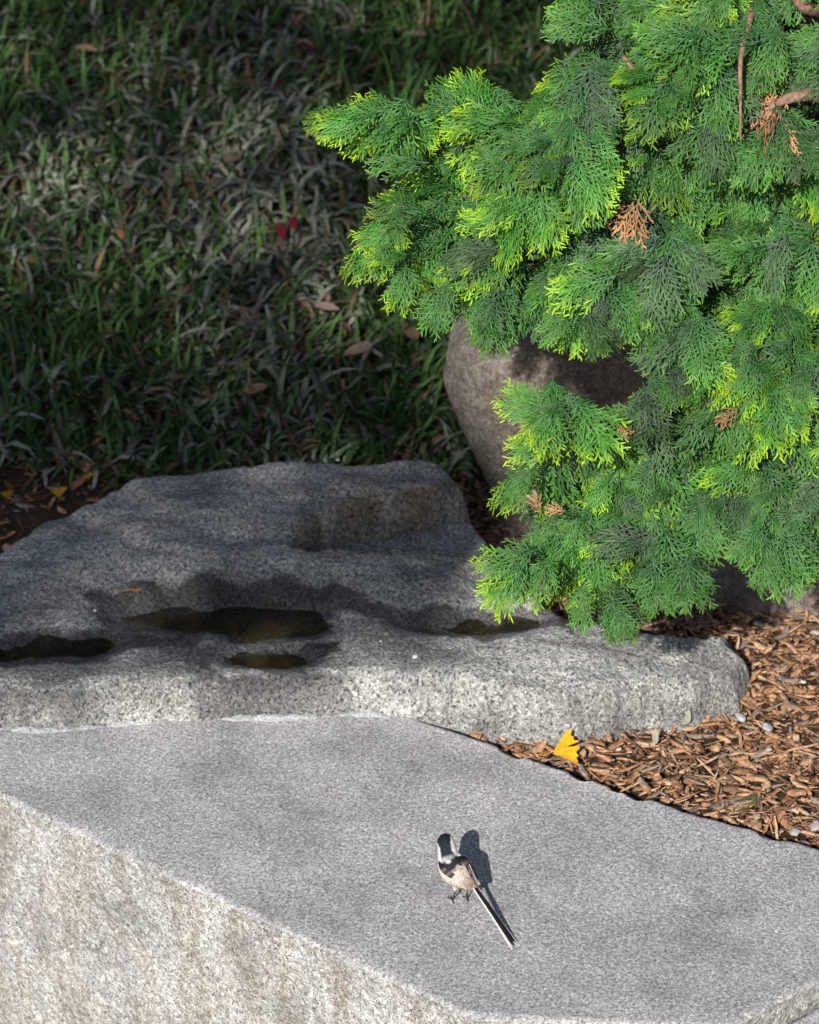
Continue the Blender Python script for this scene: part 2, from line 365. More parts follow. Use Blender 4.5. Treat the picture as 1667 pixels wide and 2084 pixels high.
flo = .0690 + .10 * (G[:, 0] - .0) * (G[:, 0] < 0) * 0 + .0015 * fbm(G3 * (.4, 1, 1), 30, 2, 63)
H -= np.clip(H - flo, 0, 1) * sstep(-.001, .009, sdr)
hw = H / .017 + .45 * fbm(G3 * (.5, 1, 1), 7, 3, 68); fl_ = np.floor(hw); stp = (fl_ + sstep(.62, .98, hw - fl_) - .45 * fbm(G3 * (.5, 1, 1), 7, 3, 68)) * .017   # bedding ledges of the rear half
H = H + (stp + .006 - H) * .75 * sstep(.60, .66, G[:, 1]) * sstep(.005, .02, -sdr)
Hg = H.reshape(len(gx), len(gy))
for _ in range(2): Hg[1:-1, 1:-1] = .5 * Hg[1:-1, 1:-1] + .125 * (Hg[:-2, 1:-1] + Hg[2:, 1:-1] + Hg[1:-1, :-2] + Hg[1:-1, 2:])
H = Hg.ravel()
cr = np.abs(fbm(G3 * (1, 1.5, 1), 6.5, 2, 66)); H += .007 * (cr - .3) * sstep(.5, .62, G[:, 1]) * sstep(.02, .05, -sdr)     # creased facets of the rear half
H += 0.0024 * fbm(G3 * (1, 1.6, 1), 22, 4, 71) + 0.0016 * np.abs(fbm(G3, 60, 3, 75))
lay = fbm(G3 * (0.35, 1, 1), 30, 3, 77); H += 0.0032 * lay * sstep(0.45, 0.6, G[:, 1])
sd = sdist(G, OP) + 0.007 * fbm(G3, 18, 3, 81) + 0.002 * fbm(G3, 70, 2, 83)
wd = 0.030
s1 = np.clip(sd / wd, 0, 1); prof = np.sqrt(1 - (1 - s1) ** 2.4)
zb = -0.12
H = np.where(sd > 0, zb + (H - zb) * (0.25 + 0.75 * prof), zb + 20 * np.minimum(sd, 0))
pools = [ # name polygon (px,py), water level
 ([(255,1262),(330,1240),(480,1238),(620,1244),(690,1258),(640,1285),(560,1305),(470,1300),(380,1282)], .0535),
 ([(30,1300),(120,1292),(230,1298),(210,1325),(150,1345),(60,1350),(-80,1352)], .0492),
 ([(440,1335),(540,1330),(640,1330),(620,1352),(540,1362),(480,1356)], .0482),
 ([(850,1262),(960,1252),(1090,1255),(1120,1268),(1050,1284),(940,1284)], .0530)]
wet = np.zeros(len(G)); wn = 0.010 * fbm(G3, 28, 4, 91)
for pp, zw in pools:
    PP = np.array([at(x, y, zw)[:2] for x, y in pp]); d = sdist(G, resample(PP, 0.01))
    near = sstep(-0.10, -0.045, d + 1.5 * wn)
    wet = np.maximum(wet, near * (1 - sstep(zw + .003, zw + .007, H + wn * 0.7 - 0.006 * sstep(0.50, 0.58, G[:, 1]))))
rust = sstep(-.016, -.002, sdr) * (1 - sstep(.006, .022, sdr)) * np.clip(.65 + .6 * fbm(G3, 25, 3, 55), 0, 1) * sstep(.60, .66, G[:, 1])
for wp in ([(170, 1216), (300, 1202), (500, 1200), (680, 1208), (760, 1230), (880, 1236), (1000, 1236), (1170, 1262), (1180, 1284), (1100, 1274), (900, 1288), (800, 1266), (700, 1260), (600, 1275), (400, 1280), (280, 1275), (250, 1240)],
           [(-250, 1330), (60, 1286), (200, 1285), (370, 1296), (360, 1312), (250, 1326), (150, 1354), (-60, 1360), (-250, 1370)],
           [(405, 1326), (520, 1318), (650, 1311), (705, 1306), (690, 1325), (620, 1348), (520, 1366), (450, 1346)]):
    dw = sdist(G, resample([at(x, y, .069 if y < 1245 else .055)[:2] for x, y in wp], .01)); wet = np.maximum(wet * .9, sstep(-.004, .005, dw + .009 * fbm(G3, 40, 4, 93)))
wet = np.clip(wet, 0, 1)
nx, ny = len(gx), len(gy)
Q = gridq(nx, ny)[:, ::-1]
keep = (H[Q] > -0.5).all(1) & (sd[Q] > -0.02).all(1)
Q = Q[keep]; used = np.unique(Q); re = np.full(nx * ny, -1); re[used] = np.arange(len(used))
Hc = np.maximum(H, -0.5)
me = mesh_from('boulder', np.c_[G[used], Hc[used]], re[Q], attrs={'wet': wet[used], 'rust': rust[used]})
bo = obj('boulder', me, M_BOULD)
tag(bo, 'broad flat grey boulder hollowed by dark rain pools behind the slab', 'boulder')
for i, ((pp, zw), lb) in enumerate(zip(pools, [0] * 4)):
    PP = resample([at(x, y, zw)[:2] for x, y in pp], 0.01); c0 = PP.mean(0)
    ring = np.r_[PP + (PP - c0) / np.linalg.norm(PP - c0, axis=1)[:, None] * 0.012]
    n = len(ring); th = 0.004
    V = np.vstack([np.c_[ring, np.full(n, zw)], [[*c0, zw]]])
    j = np.arange(n); k = (j + 1) % n
    o = obj('rain_pool', mesh_from('rain_pool', V, None, np.stack([k, j, np.full(n, n)], 1)), M_WATER); tag(o, kind='structure')
def surf(x, y):
    i = int(round((x - gx[0]) / st)); j = int(round((y - gy[0]) / st)); return float(H[i * ny + j])

# pale mortar seam between slab and boulder
seam = [(-60, 1490), (0, 1488), (60, 1492), (110, 1491), (170, 1486), (240, 1479), (310, 1472), (380, 1468), (470, 1466), (560, 1466), (650, 1462), (720, 1458), (770, 1460), (800, 1464)]
sp = np.array([at(x, y - 3, 0.0) for x, y in seam]); tt = np.linspace(0, len(sp) - 1, 160)
sp = np.stack([np.interp(tt, np.arange(len(sp)), sp[:, k]) for k in range(3)], 1)
wv = 0.0042 + 0.0045 * fbm(sp, 40, 4, 5); wv = np.clip(wv, 0.0008, 0.012) * np.clip(np.minimum(tt, 13 - tt) * 1.2, 0.1, 1)
V, Q_, T_ = tube(sp, 1.0, 8)
ctr = np.repeat(sp, 8, 0); off = V[:-2] - ctr; V[:-2] = ctr + off * np.repeat(wv, 8)[:, None] + (np.repeat(wv, 8) * 0.15)[:, None] * np.array([0, 1, 0]); V[:-2, 2] = ctr[:, 2] + 0.8 * (V[:-2, 2] - ctr[:, 2]) + 0.0012 * fbm(V[:-2], 120, 2, 3)
V[-2], V[-1] = sp[0], sp[-1]
obj('mortar_seam', mesh_from('mortar_seam', V, Q_, T_), M_MORTAR, sl_o)

# ------------------------------------------------------------------ brown boulders behind
def rock(name, secs, seed, amp=0.012, nth=170, nz=110, n_exp=4.6):
    """secs: z, xc, yc, half width x, half depth y"""
    secs = np.array(secs, float); zz = np.linspace(secs[0, 0], secs[-1, 0], nz)
    k = np.linspace(0, 1, nz)
    ipl = [np.interp(zz, secs[:, 0], secs[:, j]) for j in range(5)]
    for j in range(1, 5):                                     # smooth the interpolation
        kern = np.hanning(15); kern /= kern.sum(); pad = np.pad(ipl[j], 7, mode='edge'); ipl[j] = np.convolve(pad, kern, 'valid')
    th = np.linspace(0, 2 * math.pi, nth, endpoint=False); c, s = np.cos(th), np.sin(th)
    r = (np.abs(c) ** n_exp + np.abs(s) ** n_exp) ** (-1 / n_exp)
    tp = (zz[-1] - zz) / 0.03; shr = np.sqrt(np.clip(1 - (1 - np.clip(tp, 0, 1)) ** 2.4, 0.0, 1)) * 0.12 + 0.88
    X = ipl[1][:, None] + ipl[3][:, None] * shr[:, None] * (r * c)[None]; Y = ipl[2][:, None] + ipl[4][:, None] * shr[:, None] * (r * s)[None]
    V = np.stack([X, Y, np.repeat(zz[:, None], nth, 1)], -1)
    caps = []
    for f in np.linspace(0.96, 0.04, 22):                     # top cap closing rings
        ring = V[-1].copy(); cc = ring.mean(0); ring = cc + (ring - cc) * f; ring[:, 2] += 0.006 * (1 - f * f); caps.append(ring)
    V = np.vstack([V, np.array(caps)])
    nr = len(V); Vf = V.reshape(-1, 3)
    ce = np.array([secs[:, 1].mean(), secs[:, 2].mean(), 0])
    dirn = Vf - ce; dirn[:, 2] *= 0.6; dirn /= np.linalg.norm(dirn, axis=1)[:, None]
    rp = np.random.default_rng(seed); c3 = Vf.mean(0)
    for _ in range(26):                                       # chisel flat facets
        nv = rp.normal(size=3) * (1, 1, .55); nv[1] -= .35; nv /= np.linalg.norm(nv); pr_ = (Vf - c3) @ nv; lim = pr_.max() * rp.uniform(.89, .98)
        Vf = Vf - nv * (np.maximum(pr_ - lim, 0) * .92)[:, None]
    Vf = Vf + dirn * (amp * fbm(Vf, 9, 4, seed) + 0.15 * amp * fbm(Vf, 60, 3, seed + 5))[:, None]
    cp = Vf[-nth:].mean(0); Vf = np.vstack([Vf, cp]); j = np.arange(nth); kk = (j + 1) % nth; b0 = (nr - 1) * nth
    return obj(name, mesh_from(name, Vf, gridq(nr, nth, True), np.stack([b0 + j, b0 + kk, np.full(nth, nr * nth)], 1)), M_BROWN)
def xat(px, Y, z): # world x of pixel column at depth Y, height z
    v = np.array([0, Y, z]) - CAM; return CAM[0] + (px - CX) / F * (v @ fw)
Y0 = 0.92
prof_ = [(1180, 1062), (1100, 1040), (1040, 1012), (980, 990), (920, 962), (860, 930), (800, 914), (750, 908), (715, 908)]
secs = []
for py, pxl in prof_:
    d = ray(pxl, py); t_ = (Y0 - CAM[1]) / d[1]; p = CAM + d * t_
    p = p - np.array([.012, 0, 0]); xr = xat(1420, Y0, p[2]); secs.append((p[2] + (.012 if py < 760 else 0), (p[0] + xr) / 2, Y0 + 0.11, (xr - p[0]) / 2, 0.13 if py > 760 else 0.12))
secs = [(-0.12, secs[0][1] + .01, Y0 + .11, secs[0][3], .12)] + [q for q in secs if q[0] > -0.11]
o = rock('boulder', secs, 101, amp=0.008)
tag(o, 'tall brown boulder narrowing towards its foot between hedge of blades and cypress', 'boulder')
Yr = at(1667, 1270, GZ)[1]
secs = [(-0.10, 0.62, Yr + .2, .30, .19), (-0.03, 0.62, Yr + .2, .29, .19), (0.03, .62, Yr + .21, .285, .19), (0.12, .63, Yr + .22, .265, .18), (0.2, .64, Yr + .23, .22, .15)]
o = rock('boulder', secs, 131, amp=0.014)
tag(o, 'low brown boulder resting on the bark mulch under the cypress branches', 'boulder')

# ------------------------------------------------------------------ unseen broadleaf tree added behind the camera: crown shaped to shade the bed
Ua = np.array([math.cos(SUN_AZ), -math.sin(SUN_AZ), 0]); Va = np.cross(-S, Ua); Va = Va if Va[2] > 0 else -Va
SH = np.array([(-5.5, .06), (-.8, .115), (-.62, .16), (-.45, .21), (-.3, .25), (-.13, .295), (-.10, .45), (-.18, .58), (-.34, .70), (-.38, .9), (-.36, 1.05), (-.2, 1.25), (-.1, 1.6), (-.3, 2.6), (-2.5, 3.6), (-5.5, 2.8)])  # crown outline seen from the sun, drawn to fit the wanted shade
cand = rng.uniform([-5.5, .05], [0, 3.6], (60000, 2)); sdv = sdist(cand, SH)
pr = sstep(-0.005, 0.07, sdv) * (1 - 0.6 * sstep(1.2, 2.2, sdv)); cand = cand[rng.random(len(cand)) < pr]; cand = cand[:8900]
ex = rng.uniform([-1.15, .1], [-.1, .62], (9000, 2)); ex = ex[sdist(ex, SH) > .012][:250]; cand = np.vstack([cand, ex])     # extra low leaves added to deepen the shade on the boulder
dist = 11.0 + rng.normal(0, 0.7, len(cand))
LC = cand[:, :1] * Ua + cand[:, 1:] * Va + dist[:, None] * S
nl = len(LC); a = rng.normal(size=(nl, 3)); a /= np.linalg.norm(a, axis=1)[:, None]; b2 = np.cross(a, rng.normal(size=(nl, 3))); b2 /= np.linalg.norm(b2, axis=1)[:, None]
sz = rng.uniform(.05, .09, nl)[:, None]
Vl = np.stack([LC - a * sz, LC + b2 * sz * .5, LC + a * sz, LC - b2 * sz * .5], 1).reshape(-1, 3)
tb = LC.mean(0); tb[2] = -0.5
shade = empty('unseen_shade_tree', tb); tag(shade, 'unseen broadleaf tree added behind the viewer, its crown shaped to cast shade', 'tree')
obj('crown', mesh_from('crown', Vl - tb, np.arange(nl * 4).reshape(-1, 4), col=np.repeat(np.array([[.04, .08, .02]]) * rng.uniform(.7, 1.4, (nl, 1)), 4, 0)), M_BLADE, shade)
top = LC.mean(0) - tb
mb = MB(); zt = np.linspace(0, 1, 20)
trunkp = np.stack([0.25 * np.sin(zt * 3), 0.2 * np.sin(zt * 4 + 1) - .17, zt * (top[2] + 0.5)], 1)
mb.add(*tube(trunkp, 0.19 - 0.13 * zt, 14), C=(.10, .075, .055))
for k in range(16):
    s0 = trunkp[rng.integers(9, 19)]; e0 = LC[rng.integers(nl)] - tb; u = np.linspace(0, 1, 9)[:, None]
    mb.add(*tube(s0 + (e0 - s0) * u + np.array([0, 0, .25]) * np.sin(u * 3.14), 0.06 * (1 - .8 * u[:, 0]), 7), C=(.10, .075, .055))
obj('trunk', mb.mesh('trunk'), M_BARK, shade)

def leaf_tree(x, y, h, w, c, label, seed):
    r = np.random.default_rng(seed); n = 9000; q = r.normal(size=(n, 3)); q /= np.linalg.norm(q, axis=1)[:, None]; q *= (r.random((n, 1)) ** .4)
    q = q * np.array([w, w * .8, h * .5]) * (1 + .25 * fbm(q * 1.0, 2.2, 2, seed))[:, None] + np.array([0, 0, h * .52])
    a = r.normal(size=(n, 3)); a /= np.linalg.norm(a, axis=1)[:, None]; b_ = np.cross(a, r.normal(size=(n, 3))); b_ /= np.linalg.norm(b_, axis=1)[:, None]; s_ = r.uniform(.05, .11, n)[:, None]
    V = np.stack([q - a * s_, q + b_ * s_ * .55, q + a * s_, q - b_ * s_ * .55], 1).reshape(-1, 3)
    e = empty('garden_tree', (x, y, float(bed_z(np.array([x]), np.array([y]))[0]))); tag(e, label, 'tree')
    obj('crown', mesh_from('crown', V, np.arange(n * 4).reshape(-1, 4), col=np.repeat(np.array([c]) * r.uniform(.6, 1.5, (n, 1)), 4, 0)), M_BLADE, e)
    mb = MB(); u = np.linspace(0, 1, 12); mb.add(*tube(np.stack([.1 * np.sin(u * 4), .1 * np.cos(u * 3), u * h * .8 - .1], 1), .12 * (1 - .8 * u), 10), C=(.08, .06, .045))
    obj('trunk', mb.mesh('trunk'), M_BARK, e)
leaf_tree(-2.6, 6.4, 5.2, 1.7, (.035, .07, .02), 'dark evergreen tree rising beyond the blades and behind the flat boulder', 201)
leaf_tree(0.1, 6.9, 5.6, 1.6, (.20, .15, .025), 'golden autumn tree rising beyond the blades between two others', 202)
leaf_tree(2.5, 6.5, 5.2, 1.7, (.22, .03, .02), 'red leaved tree rising beyond the blades and behind the cypress', 203)

# ------------------------------------------------------------------ cypress: flat fan sprays on drooping branches
def frond(kind, seed, L=0.060, low=False):
    r = np.random.default_rng(seed); P0, ANG, LEN, WID, TIP = [], [], [], [], []
    w0 = 0.0018 if not low else 0.0028
    def add(p, a_, l_, w_, t0): P0.append(p); ANG.append(a_); LEN.append(l_); WID.append(w_); TIP.append(t0)
    axis_c = r.uniform(-.25, .25)
    def axp(t_): return np.array([axis_c * L * t_ * t_ * .5, L * t_])
    for k in range(5): add(axp(k / 5), math.pi / 2 - axis_c * k / 5, L / 4.6, w0 * 1.1, k / 5 * .8)
    ns = 20 if not low else 10
    for i in range(ns):
        t_ = 0.06 + 0.92 * (i + r.uniform(-.2, .2)) / ns; side = 1 if i % 2 else -1
        pf = float(np.interp(t_, [0, .22, .55, .85, 1], [.5, .80, .70, .46, .3])) * r.uniform(.75, 1.12)
        l_ = L * pf; a_ = math.pi / 2 - axis_c * t_ - side * math.radians(r.uniform(34, 50) * (1.1 - .5 * t_)); p = axp(t_)
        nseg = 2; ang = a_; q = p.copy(); pts = [q.copy()]
        for k in range(nseg):
            add(q.copy(), ang, l_ / nseg * 1.08, w0, (t_ + pf * (k / nseg)) * .8); q = q + l_ / nseg * np.array([math.cos(ang), math.sin(ang)]); ang += side * .16; pts.append(q.copy())
        m_ = max(2, int(l_ / (0.0042 if not low else 0.009)))
        for j in range(m_):
            u = (j + .6) / (m_ + .2); base = pts[0] + (pts[-1] - pts[0]) * u; ss = 1 if j % 2 else -1
            l2 = (0.0165 * (1 - .45 * u) * r.uniform(.7, 1.2)) * (L / .075)
            add(base, a_ + side * .16 * u + ss * math.radians(r.uniform(28, 44)), l2, w0 * .95, t_ * .55 + pf * u * .9 + .12)
    P0 = np.array(P0); ANG = np.array(ANG); LEN = np.array(LEN); WID = np.array(WID); TIP = np.array(TIP); n = len(P0)
    dr = np.stack([np.cos(ANG), np.sin(ANG)], 1); pe = np.stack([-dr[:, 1], dr[:, 0]], 1)
    cv = r.uniform(-.12, .12, n)[:, None] * LEN[:, None]
    V = np.zeros((n, 3, 3, 3)); T = np.zeros((n, 3, 3)); zj = r.uniform(-.0012, .0012, n)
    tl = r.uniform(-.35, .35, n)
    for k, (u, wf) in enumerate(((0, .75), (.6, 1.0), (1, .5))):
        c = P0 + dr * (LEN * u)[:, None] + pe * cv * u * u
        for e_, sgn in enumerate((-1, 0, 1)):
            V[:, k, e_, :2] = c + pe * (sgn * .5 * WID * wf)[:, None]; V[:, k, e_, 2] = zj + (0.42 * WID * wf if sgn == 0 else 0) + tl * LEN * u; T[:, k, e_] = TIP + .32 * u * LEN / .0165 * .5
    V = V.reshape(-1, 3); T = T.reshape(-1)
    x, y = V[:, 0], V[:, 1]; R2 = np.hypot(x, y)
    k1, k2, tw = r.uniform(2.5, 6.0), r.uniform(-1, 3), r.uniform(-2.5, 2.5)
    V[:, 2] += -k1 * y * y - k2 * x * x + tw * x * y + 0.0025 * np.sin(y * 170 + seed) * (R2 / L)
    base = np.arange(n)[:, None, None] * 9; kk = np.arange(2)[None, :, None]; ee = np.arange(2)[None, None, :]
    q0_ = (base + kk * 3 + ee).reshape(-1); Q = np.stack([q0_, q0_ + 1, q0_ + 4, q0_ + 3], 1)
    T = np.clip(T + r.normal(0, .05, n).repeat(9), 0, 1.2)[:, None]
    if kind == 'young':
        c0, c1, c2 = np.array([.030, .12, .022]), np.array([.062, .20, .026]), np.array([.30, .49, .012]); s2 = .95 * sstep(.74, 1.08, T + r.uniform(-.04, .05))
    elif kind == 'mature':
        c0, c1, c2 = np.array([.026, .095, .026]), np.array([.056, .160, .029]), np.array([.13, .30, .025]); s2 = sstep(.85, 1.15, T)
    elif kind == 'grey':
        c0, c1, c2 = np.array([.040, .078, .045]), np.array([.068, .132, .052]), np.array([.08, .18, .05]); s2 = sstep(.8, 1.1, T)
    else:
        c0, c1, c2 = np.array([.30, .15, .07]), np.array([.44, .23, .11]), np.array([.50, .27, .13]); s2 = sstep(.6, 1, T)
    C = c0 + (c1 - c0) * sstep(.1, .75, T); C = C + (c2 - C) * s2; C = C * r.uniform(.68, 1.32, n).repeat(9)[:, None]
    return V, Q, C
VAR = {}
for ki, kind in enumerate(('young', 'mature', 'grey', 'dead')):
    VAR[kind] = []
    for k in range(9):
        V, Q, C = frond(kind, 100 * ki + k, low=(kind == 'dead')); C = C * (.62, .75, .85, .95, 1.0, 1.08, 1.15, 1.22, 1.3)[k]
        VAR[kind].append((V, Q, C, mesh_from('spray_' + kind, V, Q, None, C, smooth=True)))
for ki, kind in enumerate(('mature', 'grey')): VAR['low_' + kind] = [frond(kind, 900 + 10 * ki + k, low=True) for k in range(4)]

FP = np.array([(1150, -260), (1130, -60), (1160, 40), (1195, 62), (1225, 85), (1160, 130), (1115, 165), (1040, 180), (990, 160), (930, 168), (880, 195), (830, 198), (790, 208), (680, 208), (640, 236), (655, 248), (760, 268), (790, 300), (778, 345), (825, 355), (800, 395), (780, 425), (735, 455), (732, 485), (706, 518), (760, 528), (800, 560), (822, 602), (850, 575), (900, 590), (880, 640), (918, 682), (960, 650), (1000, 682), (1060, 700), (1100, 665), (1130, 684), (1195, 712), (1240, 692), (1310, 690), (1318, 720), (1322, 760), (1285, 800), (1235, 830), (1205, 790), (1215, 760), (1190, 740), (1150, 765), (1085, 795), (1070, 760), (1035, 742), (1045, 842), (1072, 860), (1060, 930), (1020, 962), (1012, 1012), (1050, 1022), (1085, 1005), (1090, 1055), (1020, 1112), (988, 1182), (1002, 1216), (1060, 1210), (1140, 1172), (1172, 1252), (1205, 1232), (1265, 1280), (1300, 1245), (1340, 1218), (1430, 1206), (1452, 1170), (1448, 1120), (1500, 1092), (1535, 1160), (1590, 1182), (1655, 1145), (1720, 1080), (1850, 950), (1930, 600), (1930, -260)], float)
FPr = FP
base_c = focal(1900, 700, .42); base_c[2] = GZ - 0.02
tree = empty('cypress_tree', base_c); tag(tree, 'green cypress with fan sprays and yellow tips hanging over the boulders', 'tree')
TI = Matrix.Translation(Vector(-base_c))
r3 = np.random.default_rng(23)
lobes = np.c_[r3.uniform(650, 1950, 46), r3.uniform(-260, 1280, 46)]; lob_off = r3.uniform(-.055, .105, 46)
def p_young(x, y):
    v = .10
    if x > 1180 and y < 300: v = .06
    if x < 1280 and 150 < y < 610: v = .72
    if x > 1390 and 290 < y < 720: v = .58
    if x < 1330 and y > 720: v = .6
    if 1330 <= x and y > 720: v = .42
    if 1480 < x < 1540 and y < 130: v = .6
    return v
def direction(x, y):
    d = np.array([x - 1800, y + 60.0]); d /= np.linalg.norm(d); d = d * .55 + np.array([-.12, .72]); return math.atan2(d[1], d[0])
def poisson(n, dmin, inset):
    out = []
    c = np.c_[r3.uniform(630, 1940, n), r3.uniform(-260, 1290, n)]; s_ = sdist(c, FPr); c = c[s_ > inset]
    for q in c:
        if all((q[0] - o_[0]) ** 2 + (q[1] - o_[1]) ** 2 > dmin * dmin for o_ in out): out.append(q)
    return np.array(out)
fr = []          # kind, px base, py base, off, angle, size, forward, importance
def put(kind, x, y, off, th, size, fwd, layer): fr.append((kind, x, y, off, th, size, fwd, layer))
puffs = poisson(8000, 43, 12)
for (x, y) in puffs:
    k = np.argmin((lobes[:, 0] - x) ** 2 + (lobes[:, 1] - y) ** 2); off = lob_off[k] + r3.normal(0, .012)
    py_ = p_young(x, y); ph = direction(x, y)
    ykind = r3.random() < py_
    for j in range(5):
        th = ph + math.radians(r3.uniform(-78, 78)); kind = ('young' if ykind and r3.random() < .8 else ('mature' if r3.random() < .82 else 'grey'))
        size = r3.uniform(.55, 1.15)
        bx_, by_ = x - 38 * math.cos(ph) + r3.normal(0, 12), y - 38 * math.sin(ph) + r3.normal(0, 12)
        put(kind, bx_, by_, off + r3.uniform(-.012, .02), th, size, r3.uniform(-.1, .45), 0)
# back layers fill the mass
for (x, y) in poisson(3000, 92, 45):
    k = np.argmin((lobes[:, 0] - x) ** 2 + (lobes[:, 1] - y) ** 2); off = lob_off[k] + r3.uniform(.09, .20); ph = direction(x, y)
    for j in range(4): put('low_mature' if r3.random() < .6 else 'low_grey', x + r3.normal(0, 20), y + r3.normal(0, 20), off, ph + math.radians(r3.uniform(-100, 100)), r3.uniform(.9, 1.3), r3.uniform(-.2, .3), 2)
# sprays along the outline so that its points read
for (x, y, deg, size, kind) in [(705, 228, 172, .62, 'young'), (735, 232, 178, .7, 'young'), (770, 228, 176, .85, 'young'), (800, 238, 168, .9, 'young'), (850, 232, 165, 1.0, 'young'), (745, 236, 186, .6, 'young'), (825, 226, 195, .8, 'young'), (790, 250, 160, .7, 'mature'), (985, 235, 262, .9, 'young'), (940, 235, 240, .8, 'mature'), (790, 480, 152, .85, 'young'), (830, 450, 175, .8, 'young'), (800, 500, 140, .6, 'young'), (825, 540, 95, .7, 'young'), (850, 430, 200, .9, 'young'), (860, 330, 195, .9, 'mature'), (900, 600, 110, .8, 'mature'), (1060, 640, 92, .8, 'young'), (1200, 640, 95, .9, 'mature'), (1000, 620, 100, .75, 'mature'),
        (1085, 800, 225, .75, 'young'), (1170, 830, 265, .85, 'mature'), (1200, 830, 290, .7, 'mature'), (1130, 850, 215, .85, 'young'), (1110, 900, 185, .85, 'young'), (1090, 950, 150, .8, 'young'), (1090, 1120, 165, .85, 'young'), (1075, 1140, 140, .9, 'young'), (1080, 1160, 170, .8, 'young'), (1110, 1150, 115, .8, 'young'), (1190, 1190, 105, .7, 'mature'), (1250, 1190, 85, .95, 'mature'), (1240, 1210, 70, .7, 'mature'), (1330, 1140, 85, .85, 'mature'), (1400, 1120, 75, .9, 'mature'), (1390, 1130, 105, .8, 'mature'), (1560, 1090, 100, .9, 'mature'), (1590, 1090, 75, .95, 'mature'), (1620, 1070, 80, .9, 'mature'), (1540, 1080, 125, .7, 'mature'),
        (1180, 40, 200, .9, 'mature'), (1200, 10, 175, .7, 'young'), (1260, 140, 190, .9, 'mature'), (1220, 150, 170, .9, 'young'), (1350, 700, 175, .7, 'young'), (1370, 740, 160, .8, 'mature'), (1190, 200, 20, .85, 'young'), (1140, 330, 60, .8, 'young')]:
    put(kind, x, y, -.02 + r3.uniform(-.01, .03), math.radians(deg), size * 1.1, r3.uniform(0, .25), 3)
for (x, y, deg, size) in [(1300, 405, 100, .75), (1290, 410, 130, .6), (1560, 120, 105, .8), (1590, 200, 130, .8), (1610, 190, 160, .7), (1600, 240, 90, .6), (1190, 570, 80, .4), (1100, 1045, 250, .35), (1150, 1040, 200, .3), (1310, 545, 60, .35), (1250, 860, 30, .35), (1500, 830, 150, .4)]:
    put('dead', x, y, -.035, math.radians(deg), size, .1, 1)
placed = []
GAP = np.array([(1030, 722), (1075, 712), (1110, 694), (1195, 722), (1300, 702), (1314, 755), (1282, 798), (1236, 822), (1216, 772), (1190, 742), (1150, 757), (1085, 786)], float)
CLEAR = [(1640, 25, 62), (1620, 190, 60), (1560, 215, 45), (1507, 210, 30), (1510, 270, 24), (1285, 440, 36), (1275, 215, 48), (1078, 522, 36), (1500, 130, 22), (1200, 960, 30), (1420, 560, 26), (1345, 640, 24), (1440, 1110, 30)]
for (kind, x, y, off, th, size, fwd, layer) in fr:
    base = focal(x, y, off); d = rt * math.cos(th) - up * math.sin(th) - fw * fwd + np.array([0, 0, -.12]); d /= np.linalg.norm(d)
    tip = base + d * .058 * size; tx, ty = pix(tip)
    mid_x, mid_y = (x + tx) / 2, (y + ty) / 2
    if layer in (0, 2, 3):
        Lf = .060 * size; xl = np.cross(d, -fw); xl /= np.linalg.norm(xl)
        def worst(b0):
            pp = [b0 + d * Lf * q + xl * Lf * w_ for q, w_ in ((1.0, 0), (.5, .58), (.5, -.58), (.9, .42), (.9, -.42), (0, 0), (.25, .35), (.25, -.35), (.7, 0))]
            return sdist(np.array([pix(q) for q in pp]), FPr).min()
        ring = [pix(base + d * Lf * q + xl * Lf * w_) for q, w_ in ((1.0, 0), (.5, .55), (.5, -.55), (.9, .4), (.9, -.4), (.6, 0))]
        if (sdist(np.array(ring), GAP) > 4).any(): continue
        if layer == 3:
            for _ in range(14):
                if sdist(np.array([pix(base + d * Lf * .97)]), FPr)[0] > -10: break
                base = base - d * .004
        elif worst(base) < -9: continue
        if layer == 0 and any((mid_x - q[0]) ** 2 + (mid_y - q[1]) ** 2 < q[2] ** 2 for q in CLEAR): continue
    nrm = -fw * .75 + up * .35 + np.array([-.15, 0, .2]) + r3.normal(0, .22, 3); nrm -= d * (nrm @ d); nrm /= np.linalg.norm(nrm)
    xa = np.cross(d, nrm); M = np.eye(4); M[:3, 0] = xa * size; M[:3, 1] = d * size; M[:3, 2] = nrm * size; M[:3, 3] = base
    inside = -40 < tx < 1680 and ty > -20
    placed.append((layer == 2, not inside, -size, kind, M, layer))
placed.sort(key=lambda q: (q[5] != 1, q[0], q[1], q[2] + (off if False else 0)))
front = [q for q in placed if q[5] != 2]; 
mbk = MB(); cnt = 0
order = sorted(range(len(front)), key=lambda i: (front[i][5] != 1, front[i][1], ((pix(front[i][4][:3, 3])[0] * 7919) % 97) ))
for i in order:
    _, outf, _, kind, M, layer = front[i]
    v = VAR[kind][int(r3.integers(9))]
    if cnt < 300 and not outf:
        o = bpy.data.objects.new('dead_spray' if kind == 'dead' else 'foliage_spray', v[3]); COL.objects.link(o); o.parent = tree
        if not v[3].materials: v[3].materials.append(M_LEAF)
        o.matrix_local = TI @ Matrix(M.tolist()); cnt += 1
        if kind == 'dead': o['label'] = 'dry light brown dead spray'
    else:
        mbk.add(v[0] @ M[:3, :3].T + M[:3, 3] - base_c, v[1], None, v[2])
for q in placed:
    if q[5] == 2:
        v = VAR[q[3]][int(r3.integers(4))]; M = q[4]; mbk.add(v[0] @ M[:3, :3].T + M[:3, 3] - base_c, v[1], None, v[2])
o = obj('foliage_mass', mbk.mesh('foliage_mass'), M_LEAF, tree); o['kind'] = 'stuff'
